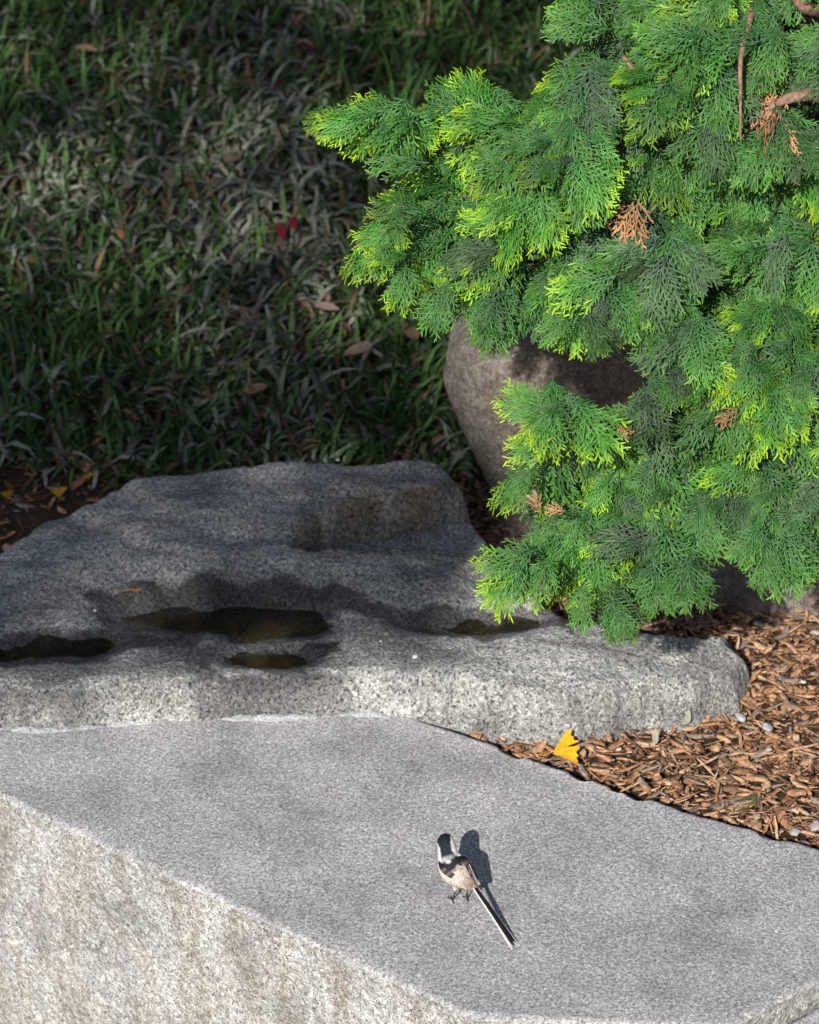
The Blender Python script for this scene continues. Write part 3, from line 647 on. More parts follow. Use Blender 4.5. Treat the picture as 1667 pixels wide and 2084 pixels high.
# trunk, branches
BRK = np.array([.21, .125, .09])
zt = np.linspace(0, 1, 24)[:, None]
tp = np.hstack([.05 * np.sin(zt * 4), .04 * np.sin(zt * 5 + 1), zt * 1.45]); V, Q, T3 = tube(tp, .055 - .03 * zt[:, 0], 16)
V = V + .004 * fbm(V, 30, 3, 4)[:, None] * np.array([1, 1, 0]); obj('trunk', mesh_from('trunk', V, Q, T3, np.broadcast_to(BRK * .8, (len(V), 3))), M_BARK, tree)
brs = [[(1880, 60, .36), (1720, 30, .16), (1640, 20, .04), (1600, -20, .06)], [(1890, 260, .36), (1720, 200, .12), (1640, 185, .0), (1570, 215, .02), (1480, 330, .07)], [(1640, -160, .3), (1560, -40, .12), (1518, 60, .01), (1503, 130, -.03), (1508, 200, -.035), (1511, 290, -.02)], [(1880, 300, .36), (1500, 330, .16), (1200, 380, .10), (900, 400, .07), (720, 505, .02)], [(1880, 200, .36), (1400, 210, .15), (1000, 260, .10), (800, 240, .05), (660, 236, .0)], [(1890, 500, .36), (1600, 560, .14), (1400, 620, .10), (1100, 640, .09)], [(1890, 650, .38), (1600, 800, .16), (1300, 880, .12), (1090, 1000, .06)], [(1890, 700, .38), (1600, 900, .16), (1350, 1020, .11), (1060, 1170, .04)], [(1890, 720, .38), (1700, 950, .15), (1560, 1050, .07)], [(1890, 700, .38), (1500, 960, .16), (1300, 1120, .08), (1250, 1220, .04)], [(1880, 40, .36), (1500, 30, .16), (1250, 40, .1)],
       [(1270, 120, .0), (1300, 165, -.02), (1330, 205, .0)], [(1480, 160, -.01), (1450, 210, -.025), (1425, 235, .0)]]
for bi, b_ in enumerate(brs):
    pts = np.array([focal(q[0], q[1], q[2] + (.05 if 3 <= bi <= 10 else (-.05 if bi < 3 else -.02))) for q in b_]) - base_c; n = len(pts); u = np.linspace(0, n - 1, 22); bp_ = np.stack([np.interp(u, np.arange(n), pts[:, k]) for k in range(3)], 1)
    kern = np.array([.25, .5, .25])
    for _ in range(3): bp_[1:-1] = .25 * bp_[:-2] + .5 * bp_[1:-1] + .25 * bp_[2:]
    bp_ += .004 * np.stack([fbm(bp_ + k, 14, 2, 60 + k) for k in range(3)], 1)
    r0 = {0: .019, 1: .014, 2: .006}.get(bi, .003 if bi > 10 else .010)
    mb = MB(); mb.add(*tube(bp_, r0 * (1 - .86 * np.linspace(0, 1, 22)), 9), C=BRK * (1.15 if bi in (1, 2, 11, 12) else 1))
    if 3 <= bi <= 10:
        for k in range(6, 22, 2):                    # side twigs
            e_ = bp_[k] + np.array([r3.uniform(-.05, .05), r3.uniform(-.05, .01), r3.uniform(-.05, .03)]); uu = np.linspace(0, 1, 5)[:, None]
            mb.add(*tube(bp_[k] + (e_ - bp_[k]) * uu + np.array([0, 0, .008]) * np.sin(uu * 3.1), .0022 * (1 - .5 * uu[:, 0]), 6), C=BRK * 1.1)
    obj('branch', mb.mesh('branch'), M_BARK, tree)

# ------------------------------------------------------------------ blades of the ground cover
def blades(name, X, Y, L, W, C, lean, curl, seed, parent=None):
    r = np.random.default_rng(seed); n = len(X); ns = 5
    az = r.uniform(0, 2 * math.pi, n); Z0 = bed_z(X, Y) - 0.005
    hd = np.stack([np.cos(az), np.sin(az)], 1); pe = np.stack([-hd[:, 1], hd[:, 0]], 1)
    V = np.zeros((n, ns, 2, 3)); CC = np.zeros((n, ns, 2, 3))
    th = lean.copy(); px_, pz = np.zeros(n), np.zeros(n); sw = r.uniform(-1, 1, n) * curl * .35
    lat = np.zeros(n)
    for k in range(ns):
        u = k / (ns - 1); wk = W * (0.5, 1, .9, .6, .05)[k]
        for e_, sg in enumerate((-.5, .5)):
            V[:, k, e_, :2] = np.stack([X, Y], 1) + hd * px_[:, None] + pe * (sg * wk + lat)[:, None]; V[:, k, e_, 2] = Z0 + pz + (0.25 * wk if e_ else 0)
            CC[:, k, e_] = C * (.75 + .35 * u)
        px_ = px_ + np.sin(th) * L / (ns - 1); pz = np.maximum(pz + np.cos(th) * L / (ns - 1), 0.002 + 0.0 * pz); lat = lat + sw * L / (ns - 1) * u; th = th + curl / (ns - 1)
    base = np.arange(n)[:, None] * ns * 2 + np.arange(ns - 1)[None] * 2; q = base.reshape(-1)
    return V.reshape(-1, 3), np.stack([q, q + 1, q + 3, q + 2], 1), CC.reshape(-1, 3)
ng = 70000
X = rng.uniform(-1.25, 1.5, ng); Y = 0.86 + (3.1 - .86) * rng.random(ng) ** 1.1
Pn = np.c_[X, Y, np.zeros(ng)]
pxs = CX + F * (X - CAM[0]) / ((np.c_[X, Y, np.full(ng, GZ)] - CAM) @ fw); v_ = np.c_[X, Y, bed_z(X, Y)] - CAM; pxs = CX + F * v_[:, 0] / (v_ @ fw); pys = CY - F * (v_ @ up) / (v_ @ fw)
edge = np.interp(pxs, [-200, 0, 120, 220, 300, 900, 980, 1100], [950, 955, 985, 965, 1000, 1000, 960, 900]); ok = pys < edge + 25 * fbm(Pn, 9, 2, 3)
thin = (sstep(640, 720, pxs) * sstep(300, 360, pys) * (1 - sstep(520, 600, pys))); ok &= rng.random(ng) > .6 * thin   # the bare patch beside the cypress tip
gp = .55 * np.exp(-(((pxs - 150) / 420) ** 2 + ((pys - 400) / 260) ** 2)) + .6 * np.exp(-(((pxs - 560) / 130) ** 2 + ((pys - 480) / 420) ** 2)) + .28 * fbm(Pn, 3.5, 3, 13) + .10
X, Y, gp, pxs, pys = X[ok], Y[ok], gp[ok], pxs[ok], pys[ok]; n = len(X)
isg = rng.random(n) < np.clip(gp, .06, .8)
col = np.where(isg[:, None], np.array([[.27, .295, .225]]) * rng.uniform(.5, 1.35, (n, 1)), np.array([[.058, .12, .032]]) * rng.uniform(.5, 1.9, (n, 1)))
br = rng.random(n); col = np.where((br < .10)[:, None], np.array([[.22, .15, .085]]) * rng.uniform(.5, 1.3, (n, 1)), col)
L = np.where(isg, rng.uniform(.045, .10, n), rng.uniform(.05, .10, n)); W = np.where(isg, rng.uniform(.006, .012, n), rng.uniform(.005, .010, n))
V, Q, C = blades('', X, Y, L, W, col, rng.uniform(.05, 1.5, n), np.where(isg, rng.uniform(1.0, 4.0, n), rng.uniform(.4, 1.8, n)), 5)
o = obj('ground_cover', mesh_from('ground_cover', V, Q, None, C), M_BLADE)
tag(o, 'mat of wilted grey and dark green blades behind the boulders', 'ground cover', kind='stuff')

# ------------------------------------------------------------------ bark chips
def chip_shape(seed):
    r = np.random.default_rng(seed); l_, w_, h_ = r.uniform(.006, .020), r.uniform(.0065, .0155), r.uniform(.001, .0024)
    if seed % 5 == 0: l_, w_ = l_ * 1.5, w_ * .35
    V = []
    for t_, sc in ((-1, r.uniform(.2, .7)), (-.35, 1), (.4, r.uniform(.75, 1)), (1, r.uniform(.1, .6))):
        bend = r.uniform(-.002, .002)
        for (a_, b_) in ((-1, -1), (1, -1), (1, 1), (-1, 1)): V.append((t_ * l_ + r.normal(0, .0012), a_ * w_ * sc * .5 + bend, b_ * h_ * (.5 + .5 * sc) * .5 + r.normal(0, .0003)))
    Q = gridq(4, 4, True)[:, ::-1].tolist() + [[3, 2, 1, 0], [12, 13, 14, 15]]
    pal = [(.34, .20, .115), (.28, .16, .088), (.20, .115, .066), (.40, .26, .155), (.48, .34, .22), (.14, .082, .05), (.27, .22, .175), (.36, .24, .155)]
    c = np.array(pal[seed % 8]) * r.uniform(.9, 1.25) * np.array([1.04, .95, .9])
    return np.array(V), np.array(Q), np.broadcast_to(c, (16, 3))
CH = [chip_shape(300 + k) for k in range(32)]
CHM = [mesh_from('wood_chip', v, q, None, c, smooth=False) for v, q, c in CH]
for m_ in CHM: m_.materials.append(M_CHIP)
bl = [at(1095, 1545, 0), at(1400, 1650, 0), at(1667, 1725, 0)]
nc = 24000
cx = rng.uniform(-.2, 1.0, nc); cy = rng.uniform(-.05, 1.05, nc)
lineY = np.interp(cx, [-.085, .09, .449, .63], [.395, .30, .106, .01])
okc = (cy > lineY + .030) & (sdist(np.c_[cx, cy], OP) < .012); cx, cy = cx[okc], cy[okc]
kk_ = ~((cx < .035) & (cy < .45)); cx, cy = cx[kk_], cy[kk_]
cx2 = rng.uniform(-1.1, -.25, 1400); cy2 = rng.uniform(.62, 1.25, 1400); k2 = sdist(np.c_[cx2, cy2], OP) < .0; cx = np.r_[cx, cx2[k2]]; cy = np.r_[cy, cy2[k2]]
tot = len(cx); lev = rng.random(tot)
cz = bed_z(cx, cy) + .001 + .011 * lev + .008 * np.clip(fbm(np.c_[cx, cy, cx * 0], 14, 2, 31), 0, 1)
yaw = rng.normal(.1, 1.0, tot); pit = rng.normal(0, .2, tot); rol = rng.normal(0, .3, tot); scs = np.where(rng.random(tot) < .45, rng.uniform(.18, .4, tot), rng.uniform(.4, .98, tot)) * np.where(rng.random(tot) < .06, 1.6, 1)
vis = np.array([[*pix((a_, b_, c_))] for a_, b_, c_ in zip(cx, cy, cz)]); invis = (vis[:, 0] > 0) & (vis[:, 0] < 1667) & (vis[:, 1] > 1240) & (vis[:, 1] < 2084)
score = lev + .5 * scs - 5 * (~invis); idxs = np.argsort(-score); big = set(idxs[:300].tolist())
mbc = MB()
for i in range(tot):
    M = Matrix.Translation((cx[i], cy[i], cz[i])) @ Matrix.Rotation(yaw[i], 4, 'Z') @ Matrix.Rotation(pit[i], 4, 'Y') @ Matrix.Rotation(rol[i], 4, 'X') @ Matrix.Scale(scs[i], 4)
    k = int(rng.integers(32))
    if i in big:
        o = bpy.data.objects.new('wood_chip', CHM[k]); COL.objects.link(o); o.parent = bed; o.matrix_local = M
    else:
        Mn = np.array(M); mbc.add(CH[k][0] @ Mn[:3, :3].T + Mn[:3, 3], CH[k][1], None, CH[k][2])
o = obj('bark_mulch', mbc.mesh('bark_mulch', smooth=False), M_CHIP, bed); o['kind'] = 'stuff'

# ------------------------------------------------------------------ leaves, pebbles, twig
def ginkgo(size, c, seed):
    r = np.random.default_rng(seed); n = 26; th = np.linspace(math.radians(46), math.radians(134), n); V = [(0, 0, 0)]; 
    rad = size * (1 + .06 * np.sin(th * 9) + .05 * np.sin(th * 23 + 1) + r.normal(0, .02, n)); rad[n // 2 - 1:n // 2 + 1] *= .62
    rings = [np.stack([np.cos(th) * rad * f, np.sin(th) * rad * f, size * (.22 * (np.cos(th) * f) ** 2 + .05 * np.sin(th * 5) * f + .10 * f * f)], 1) for f in (.06, .4, .75, 1.0)]
    V = np.vstack(rings); Q = gridq(4, n); c_ = np.array(c)
    C = np.broadcast_to(c_, V.shape) * np.repeat(np.array([1.0, .95, 1.0, 1.05]), n)[:, None] * (1 + .12 * np.sin(np.tile(th, 4) * 40))[:, None]
    V2 = V + np.array([0, 0, -.0004]); Vs, Qs, Ts = tube(np.array([[0, 0, 0], [.002, -size * .3, .001], [-.001, -size * .65, .004]]), .0007, 6)
    m = MB(); m.add(V, Q, None, C); m.add(V2, Q[:, ::-1], None, C * .9); m.add(Vs, Qs, Ts, c_ * .8); return m
o = obj('ginkgo_leaf', ginkgo(.034, (.80, .43, .012), 1).mesh('ginkgo_leaf'), M_DRY)
pl = at(1124, 1522, -.012) - np.array([0, .010, 0]); ya = rt * .95 + np.array([0, .1, .22]); ya /= np.linalg.norm(ya); za = np.array([.1, -.42, .9]); za -= ya * (za @ ya); za /= np.linalg.norm(za); xa = np.cross(ya, za)
o.matrix_world = Matrix.Translation(Vector(pl)) @ Matrix(np.vstack([np.c_[xa, ya, za, np.zeros(3)], [0, 0, 0, 1]]).tolist())
tag(o, 'single bright yellow ginkgo leaf propped where slab, boulder and mulch meet', 'leaf')
def oval_leaf(l_, w_, c, bend=.15):
    u = np.linspace(0, 1, 9); ww = w_ * np.sin(u ** .8 * math.pi) ** .8 * .5 + .0003
    V = []
    for k in range(9):
        for sg in (-1, 0, 1): V.append((sg * ww[k], u[k] * l_, -bend * l_ * u[k] ** 2 + (0 if sg else -.15 * ww[k])))
    m = MB(); V = np.array(V); C = np.broadcast_to(np.array(c), V.shape) * np.tile([1, .85, 1], 9)[:, None]; Q = gridq(9, 3); m.add(V, Q, None, C); m.add(V - (0, 0, .0003), Q[:, ::-1], None, C * .9); return m
for (px_, py_, hgt, lab, tl) in ((1397, 1463, .020, 'pale grey green oval leaf standing upright against the boulder end', .1), (1333, 1504, .021, 'pale grey narrow leaf hanging point down at the mulch edge', -.05)):
    o = obj('oval_leaf', oval_leaf(hgt, .0075, (.42, .43, .33)).mesh('oval_leaf'), M_DRY)
    o.matrix_world = Matrix.Translation(Vector(at(px_, py_, -.022)) - Vector((0, .012, 0))) @ Matrix.Rotation(tl, 4, 'Y') @ Matrix.Rotation(math.radians(78), 4, 'X'); tag(o, lab, 'leaf')
def blob(r_, c, seed, flat=.6):
    th = np.linspace(0, 2 * math.pi, 12, endpoint=False); ph = np.linspace(-1.45, 1.45, 8)
    V = np.array([(math.cos(p) * math.cos(t_), math.cos(p) * math.sin(t_), math.sin(p) * flat) for p in ph for t_ in th]); V = V * (1 + .38 * fbm(V, 1.7, 2, seed)[:, None]) * r_
    m = MB(); j = np.arange(12); k = (j + 1) % 12; V = np.vstack([V, [0, 0, -r_ * flat], [0, 0, r_ * flat]])
    m.add(V, gridq(8, 12, True), np.vstack([np.stack([k, j, np.full(12, 96)], 1), np.stack([84 + j, 84 + k, np.full(12, 97)], 1)]), c); return m
PEB = [(1507, 1457, .0075, (.42, .46, .52), 'bluish grey pebble beside the boulder end'), (1562, 1478, .0085, (.44, .48, .54), 'flat bluish pebble lying in the open mulch'), (1635, 1386, .0045, (.8, .78, .75), 'small bright white pebble on the mulch near the cypress shade'), (1565, 1523, .0055, (.5, .46, .40), 'small beige pebble among the chips'), (1660, 1678, .010, (.36, .32, .32), 'large mauve grey pebble by the slab edge'), (1618, 1690, .007, (.33, .32, .31), 'dark speckled pebble by the slab edge'), (1543, 1660, .006, (.33, .21, .12), 'round brown pebble by the slab edge'), (1405, 1252, .007, (.40, .42, .44), 'grey pebble on the shaded mulch under the cypress'), (1547, 1268, .007, (.35, .36, .36), 'grey pebble at the foot of the low brown boulder'), (1660, 1285, .009, (.36, .36, .37), 'large pale pebble at the foot of the low brown boulder'), (1260, 1523, .0045, (.75, .68, .58), 'tiny cream pebble on a broad chip by the boulder')]
for k, (px_, py_, r_, c, lab) in enumerate(PEB):
    o = obj('pebble', blob(r_ * .9, tuple(.55 * v + .45 * (.33, .29, .25)[q] for q, v in enumerate(c)), 40 + k, .5).mesh('pebble'), M_PEB); p = at(px_, py_, GZ + .014); o.location = p - np.array([0, 0, r_ * .25]); o.rotation_euler = (.3, .2, k); tag(o, lab, 'pebble', 'pebbles scattered over the mulch')
def on_boulder(px_, py_):
    z = .06
    for _ in range(12): p = at(px_, py_, z); z = .5 * z + .5 * surf(p[0], p[1])
    p = at(px_, py_, z); return np.array([p[0], p[1], surf(p[0], p[1])])
for (px_, py_, r_, lab) in ((845, 1338, .0042, 'bright white speck of grit on top of the flat boulder'), (193, 1243, .0028, 'tiny white grit speck on the boulder behind the left pool'), (775, 1305, .002, 'tiny white grit speck on the boulder beside the main pool'), (688, 993, .003, 'tiny white grit speck on the ledge of the flat boulder')):
    o = obj('grit', blob(r_, (.85, .86, .85), 70 + px_, .5).mesh('grit'), M_PEB); o.location = on_boulder(px_, py_) + (0, 0, r_ * .3); tag(o, lab, 'grit', 'white grit on the boulder')
p = on_boulder(270, 1204); V, Q, T3 = tube(np.array([[-.014, -.002, .002], [-.004, .001, .003], [.005, 0, .002], [.014, .003, .003]]), np.array([.001, .0018, .0016, .0012]), 7)
o = obj('wood_splinter', mesh_from('wood_splinter', V, Q, T3, np.broadcast_to(np.array([.5, .2, .08]), (len(V), 3))), M_CHIP); o.location = p; tag(o, 'orange brown wood splinter lying on the wet bank above the main pool', 'splinter')
V, Q, C = frond('mature', 77); C = C * 0 + np.array([.17, .19, .075])
o = obj('cypress_sprig', mesh_from('cypress_sprig', V * .55, Q, None, C), M_LEAF); p = at(1540, 1640, GZ + .018); o.matrix_world = Matrix.Translation(Vector(p)) @ Matrix.Rotation(math.radians(25), 4, 'Z'); tag(o, 'small faded green cypress sprig dropped on the mulch', 'sprig')
# fallen leaves in the ground cover and on the soil strip
for k, (px_, py_, s2, c, lab) in enumerate([(120, 1012, .030, (.75, .42, .03), 'yellow fallen leaf on the dark soil beside the boulder shoulder'), (30, 990, .028, (.62, .30, .03), 'orange yellow fallen leaf at the soil strip left of the boulder'), (70, 1005, .022, (.5, .26, .04), 'ochre fallen leaf on the soil strip between yellow leaves'), (15, 1015, .024, (.55, .28, .03), 'dull orange fallen leaf at the edge of the soil strip'), (240, 948, .018, (.7, .42, .04), 'small yellow leaf in the blades above the boulder shoulder'), (988, 1000, .03, (.66, .38, .03), 'yellow leaf wedged between flat boulder and tall boulder'), (180, 975, .02, (.6, .34, .03), 'small golden leaf at the foot of the blades')]):
    z = GZ + .02; o = obj('fallen_leaf', ginkgo(s2 * .62, tuple(v * .7 for v in c), 50 + k).mesh('fallen_leaf'), M_DRY); o.location = at(px_, py_, z - .006); o.rotation_euler = (.35, -.2, k * 2.1); tag(o, lab, 'leaf', 'yellow leaves on the soil strip')
BL = [(460, 330, .055, (.42, .26, .19)), (590, 95, .05, (.38, .20, .11)), (440, 700, .03, (.45, .3, .2)), (300, 985, .03, (.4, .28, .18)), (555, 740, .05, (.40, .24, .16)), (545, 785, .05, (.42, .25, .15)), (150, 95, .045, (.42, .28, .17)), (870, 70, .04, (.3, .22, .15)), (760, 700, .05, (.42, .32, .24)), (545, 540, .05, (.5, .42, .38)), (240, 465, .025, (.55, .22, .10)), (850, 690, .05, (.36, .24, .14)), (930, 560, .05, (.25, .17, .1)), (480, 855, .03, (.4, .28, .2)), (640, 620, .04, (.4, .28, .22))]
TAN = ['large pinkish tan leaf amid the wilted grey blades', 'brown leaf lying next to dark red leaves in the blades', 'small tan leaf lying in green blades left of the grey column', 'small tan leaf in the blades directly above the boulder crest', 'tan leaf beside another tan leaf at the foot of the grey column', 'reddish tan leaf below a tan leaf at the foot of the grey column', 'long tan leaf in the dark far blades', 'dull brown leaf in the dark blades beyond the cypress tip', 'pale tan leaf among long straw blades beside the grey column', 'pale bleached leaf in the middle of the grey column of blades', 'small orange leaf in the grey wilted blades', 'brown leaf in the green blades beside the tall boulder', 'dark brown leaf under the cypress overhang above the tall boulder', 'small tan leaf just behind the middle of the boulder crest', 'mauve tan leaf in the green blades right of the grey column']
RED = ['dark red leaf next to a brown leaf in the far blades', 'dark red leaf beside another red leaf in the grey blades', 'larger dark red leaf beside another red leaf in the grey blades', 'small dark red leaf at the edge of the far grey blades', 'small dark red leaf between two others of its colour in line with the cypress tip']
RL = [(600, 80, .045), (595, 440, .035), (570, 452, .04), (575, 160, .03), (600, 270, .03)]
for k, (px_, py_, s2, c) in enumerate(BL + [(a_, b_, c_, (.22, .012, .018)) for a_, b_, c_ in RL]):
    o = obj('fallen_leaf', oval_leaf(s2, s2 * .42, c, .25).mesh('fallen_leaf'), M_DRY); o.location = on_bed(px_, py_, .045); o.rotation_euler = (rng.uniform(-.2, .5), rng.uniform(-.4, .4), rng.uniform(0, 6.28))
    if k < len(BL): tag(o, TAN[k], 'leaf', 'tan leaves caught in the blades')
    else: tag(o, RED[k - len(BL)], 'leaf', 'red leaves caught in the blades')

# ------------------------------------------------------------------ bird
cm = .01
bird = empty('songbird', (0, 0, 0)); tag(bird, 'small black and white bird with pinkish flanks and long tail on the slab', 'bird')
sk = np.array([(2.75, -1.15, 2.75, .22), (2.45, -.85, 2.95, .62), (1.9, -.4, 3.2, 1.12), (1.25, .1, 3.5, 1.62), (.6, .55, 3.85, 1.92), (.05, 1.05, 4.3, 1.98), (-.3, 1.5, 4.8, 1.72), (-.5, 1.9, 5.3, 1.32), (-.62, 2.25, 5.75, 1.14), (-.72, 2.6, 6.1, 1.12), (-.82, 3.0, 6.35, 1.12), (-.9, 3.4, 6.4, 1.0), (-.97, 3.78, 6.33, .70), (-1.0, 3.9, 6.27, .22)])
nn_ = 64; u = np.linspace(0, len(sk) - 1, nn_); sp_ = np.stack([np.interp(u, np.arange(len(sk)), sk[:, k]) for k in range(4)], 1)
for _ in range(14): sp_[1:-1] = .25 * sp_[:-2] + .5 * sp_[1:-1] + .25 * sp_[2:]
ctr, rad = sp_[:, :3], sp_[:, 3]
Tn = np.gradient(ctr, axis=0); Tn /= np.linalg.norm(Tn, axis=1)[:, None]
lat = np.cross(Tn, np.array([0, 0, 1.0])); lat /= np.linalg.norm(lat, axis=1)[:, None]; dor = np.cross(lat, Tn)
_a = math.radians(24); dor, lat = dor * math.cos(_a) - lat * math.sin(_a), lat * math.cos(_a) + dor * math.sin(_a)
nt_ = 48; ph = np.linspace(-math.pi, math.pi, nt_, endpoint=False)      # 0 = back, + = right side
def bsurf(i, p, k=1.0): # point on the body
    sc = .94 if True else 1
    return ctr[i] + rad[i] * k * (np.cos(p) * dor[i] + np.sin(p) * lat[i] * sc)
V = ctr[:, None] + rad[:, None, None] * (np.cos(ph)[None, :, None] * dor[:, None] + .95 * np.sin(ph)[None, :, None] * lat[:, None])
s01 = np.linspace(0, 1, nn_)[:, None] * np.ones((1, nt_)); PH = np.abs(ph)[None] * np.ones((nn_, 1)); SG = ph[None] * np.ones((nn_, 1))
Vf = V.reshape(-1, 3); jit = .5 * fbm(Vf, 2.2, 3, 3).reshape(nn_, nt_)
white, pink, black, blue, gry = np.array([.80, .78, .78]), np.array([.64, .53, .48]), np.array([.010, .010, .012]), np.array([.007, .013, .022]), np.array([.55, .55, .60])
C = np.ones((nn_, nt_, 3)) * pink
def lay_(mask, c):
    global C
    C = C + (c - C) * mask[..., None]
lay_(sstep(.34, .50, s01 + .12 * jit), white)                                         # shoulders, neck and head white
lay_(sstep(.62, .72, s01) * sstep(.9, 1.4, PH), gry * 1.15)
lay_(sstep(.30, .36, s01 + .06 * jit) * (1 - sstep(.46, .54, s01 + .06 * jit)) * (1 - sstep(.75, 1.05, PH + .25 * jit)), black)  # mantle blotches
lay_((1 - sstep(.05, .22, np.hypot((s01 - .455) * 6, (SG + .22) * .8))) , white)      # white gap in the mantle
lay_(sstep(.46, .56, s01) * (1 - sstep(.55, .85, PH + .12 * jit - .35 * sstep(.6, .85, s01))), blue)  # nape and crown stripe
lay_(sstep(.82, .90, s01) * (1 - sstep(1.2, 1.6, PH)), black)                          # brow
lay_((1 - sstep(.10, .24, s01)) * (1 - sstep(.9, 1.5, PH)), np.array([.30, .22, .18])) # rump
lay_(.4 * sstep(.10, .16, s01) * (1 - sstep(.30, .36, s01)) * (1 - sstep(.35, .95, PH + .5 * jit)), np.array([.17, .125, .10]))
C = C * (1 + .45 * fbm(Vf * (1, 1, 1), 3.5, 3, 17).reshape(nn_, nt_, 1) * (1 - sstep(.3, .5, s01))[..., None])
V2 = Vf + .035 * fbm(Vf, 5, 2, 8)[:, None] * np.repeat(sstep(0, .2, 1 - np.abs(np.linspace(-1, 1, nn_)))[:, None], nt_, 0)
capn = len(V2); V2 = np.vstack([V2, ctr[0], ctr[-1]]); j = np.arange(nt_); k = (j + 1) % nt_
T3 = np.vstack([np.stack([k, j, np.full(nt_, capn)], 1), np.stack([capn - nt_ + j, capn - nt_ + k, np.full(nt_, capn + 1)], 1)])
obj('body', mesh_from('body', V2 * cm, gridq(nn_, nt_, True), T3, np.vstack([C.reshape(-1, 3), [pink], [black]])), M_FEATH, bird)
mb = MB(); rb = np.random.default_rng(5)
for k in range(700):                                  # small contour feathers lying tailwards over the body
    i = int(rb.integers(4, 60)); p = rb.uniform(-2.6, 2.6); q = bsurf(i, p, .99); nq = (q - ctr[i]) / np.linalg.norm(q - ctr[i]); dq = -Tn[i]; xq = np.cross(nq, dq); l_ = rb.uniform(.22, .5) * (1 if i < 40 else .6); w_ = l_ * .32
    jn = int(np.argmin(np.abs(ph - p))); c = C[i, jn] * rb.uniform(.82, 1.12)
    pts = [q, q + dq * l_ * .45 + xq * w_ + nq * .02, q + dq * l_ * (1 if True else 0) + nq * (.05 + .04 * rb.random()), q + dq * l_ * .45 - xq * w_ + nq * .02, q + dq * l_ * .5 + nq * .07]
    mb.add(np.array(pts) * cm, None, [[0, 1, 4], [1, 2, 4], [2, 3, 4], [3, 0, 4]], c)
obj('contour_feathers', mb.mesh('contour_feathers'), M_FEATH, bird)['kind'] = 'stuff'
def feather(p0, d, nrm, l_, w_, c_in, c_edge, ew=.22, c_edge2=None, fork=0.0, droop=0.0):
    """flat tapered vane with a raised shaft; cm units"""
    d = d / np.linalg.norm(d); nrm = nrm - d * (nrm @ d); nrm /= np.linalg.norm(nrm); x = np.cross(d, nrm); n = 16; u = np.linspace(0, 1, n)
    ww = w_ * np.interp(u, [0, .12, .8, .95, 1], [.45, .85, 1, .7, .08]); V, C = [], []
    c_edge2 = c_edge if c_edge2 is None else c_edge2
    for i in range(n):
        c0 = p0 + d * l_ * u[i] + nrm * (-droop * u[i] ** 2) + x * fork * u[i] ** 3
        for (a_, h_, c) in ((-.5, -.03, c_edge), (-.5 + ew, 0, c_edge), (-.5 + ew + .02, .005, c_in), (0, .03, c_in), (.5 - ew - .02, .005, c_in), (.5 - ew, 0, c_edge2), (.5, -.03, c_edge2)):
            V.append(c0 + x * a_ * ww[i] + nrm * h_); C.append(c)
    V = np.array(V); C = np.array(C); Q = gridq(n, 7); m = MB(); m.add(V * cm, Q, None, C); m.add((V - nrm * .02) * cm, Q[:, ::-1], None, C * .9); return m
tipT = np.array([7.45, -9.5, .45]); T0 = np.array([2.55, -1.0, 2.85]); td = tipT - T0; tl_ = np.linalg.norm(td); tn = np.array([.2, .35, .9]); sx = np.cross(td / tl_, tn); sx /= np.linalg.norm(sx)
brw = np.array([.02, .018, .018])
tail = [(-.42, .98, .42, white, white, .3, -.25), (.40, 1.0, .40, white, white, .3, .30), (-.28, .95, .46, black, white, .16, -.1), (.27, .96, .46, black, white, .16, .12), (-.1, .9, .54, black, brw, .1, 0), (.1, .92, .54, brw, black, .1, .05)]
for i, (ox, lf, w_, ci, ce, ew, fk) in enumerate(tail):
    feat = feather(T0 + sx * ox * .75 + np.array([0, 0, .035 * i]), td + sx * ox * .5, tn, tl_ * lf, w_, ci, ce, ew, fork=fk, droop=.15)
    o = obj('tail_feather', feat.mesh('tail_feather'), M_FEATH, bird)
i0, i1 = 6, 34
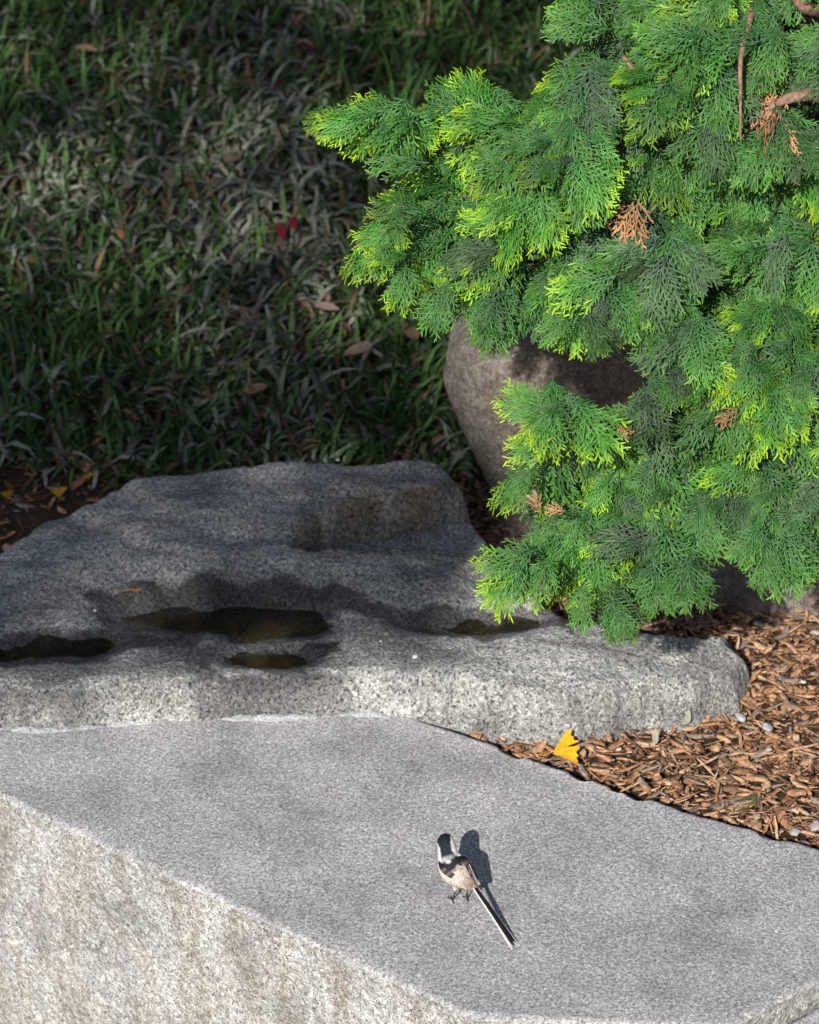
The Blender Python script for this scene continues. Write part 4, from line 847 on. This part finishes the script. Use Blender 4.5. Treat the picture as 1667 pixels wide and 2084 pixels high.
for sg, nm in ((-1, 'left'), (1, 'right')):
    rows, cols = 22, 9; V, C = [], []
    for a_ in range(rows):
        f = a_ / (rows - 1); f0 = f; i = int(round(33 - f * (27 if sg > 0 else 15))); w_half = (.24 if sg < 0 else .48) * math.sin(min(1, .18 + f * 1.3) * math.pi * .62)
        mid = (1.05 if sg < 0 else .98) - .3 * f
        for b_ in range(cols):
            p = sg * (mid + w_half * (b_ / (cols - 1) * 2 - 1)); kx = 1.05 + .05 * math.sin(math.pi * b_ / (cols - 1)); q = bsurf(i, p, kx) + Tn[i] * 0
            V.append(q); e_ = abs(b_ / (cols - 1) * 2 - 1); band = math.sin(f * 26)
            c = black if f < .42 else np.array([.045, .036, .032]) * (1 + 2.2 * (band > .62))
            if b_ == cols - 1 and f > .15: c = white
            if f < .10: c = white * .9
            C.append(c)
    V = np.array(V); C = np.array(C); Q = gridq(rows, cols); Q = Q if sg > 0 else Q[:, ::-1]
    m = MB(); m.add(V * cm, Q, None, C); nrm_in = np.array([(ctr[int(round(33 - (r_ // cols) / (rows - 1) * (27 if sg > 0 else 15)))] - V[r_]) for r_ in range(len(V))]); nrm_in /= np.linalg.norm(nrm_in, axis=1)[:, None]
    m.add((V + nrm_in * .12) * cm, Q[:, ::-1], None, C * .6)
    wing = obj('wing', m.mesh('wing'), M_FEATH, bird)
    for kf in range(0 if sg < 0 else 4):
        st_ = bsurf(16, sg * (1.25 - .22 * kf), 1.12); en = ctr[3] + np.array([.25, -.45, .18]) + lat[3] * sg * (.62 - .10 * kf); dv = en - st_
        o = obj('flight_feather', feather(st_, dv, dor[8] * .5 + lat[8] * sg * .8, np.linalg.norm(dv), .42, black * 1.6, white if kf in (0, 2) else np.array([.25, .2, .16]), .14).mesh('flight_feather'), M_FEATH, wing)
lc = np.array([.05, .035, .03])
for (hip, knee, foot, sgx) in ((np.array([.25, .35, 2.2]), np.array([.32, .0, 1.25]), np.array([-.05, .12, .10]), 0), (np.array([1.5, .35, 2.3]), np.array([1.75, .1, 1.3]), np.array([1.75, .35, .10]), 1)):
    mb = MB(); u = np.linspace(0, 1, 8)[:, None]
    pts = np.vstack([hip + (knee - hip) * u, knee + (foot - knee) * u[1:]]); rr = np.r_[np.interp(u[:, 0], [0, 1], [.42, .11]), np.interp(u[1:, 0], [0, 1], [.095, .085])]
    cc = np.vstack([pink * .9 + (lc - pink * .9) * sstep(.55, .95, u), np.broadcast_to(lc, (7, 3))])
    V, Q, T3 = tube(pts, rr, 10); mb.add(V * cm, Q, T3, np.vstack([np.repeat(cc, 10, 0), cc[0], cc[-1]]))
    leg = obj('leg', mb.mesh('leg'), M_HORN, bird)
    for ang, l_ in ((100, .75), (62, .72), (140, .68), (-75, .62)):
        a_ = math.radians(ang); dv = np.array([math.cos(a_), math.sin(a_), 0]); pts = np.array([foot, foot + dv * l_ * .35 + [0, 0, .10], foot + dv * l_ * .75 + [0, 0, .0], foot + dv * l_ + [0, 0, .03], foot + dv * l_ * 1.22 + [0, 0, -.07]])
        V, Q, T3 = tube(pts, np.array([.085, .08, .07, .06, .015]), 8); obj('toe', mesh_from('toe', V * cm, Q, T3, np.broadcast_to(lc * .5, (len(V), 3))), M_HORN, leg)
fd = np.array([-.18, .95, -.15]); bpnt = ctr[-1]; V, Q, T3 = tube(np.array([bpnt - fd * .12, bpnt + fd * .2, bpnt + fd * .55, bpnt + fd * .8]), np.array([.22, .17, .09, .02]), 10)
obj('beak', mesh_from('beak', V * cm, Q, T3, np.broadcast_to(np.array([.02, .02, .02]), (len(V), 3))), M_HORN, bird)
for sg in (-1, 1):
    e_ = blob(.0017, (.006, .006, .006), 5, 1.0); o = obj('eye', e_.mesh('eye'), M_HORN, bird); i = 56; o.location = Vector(bsurf(i, sg * 1.25, .97) * cm)
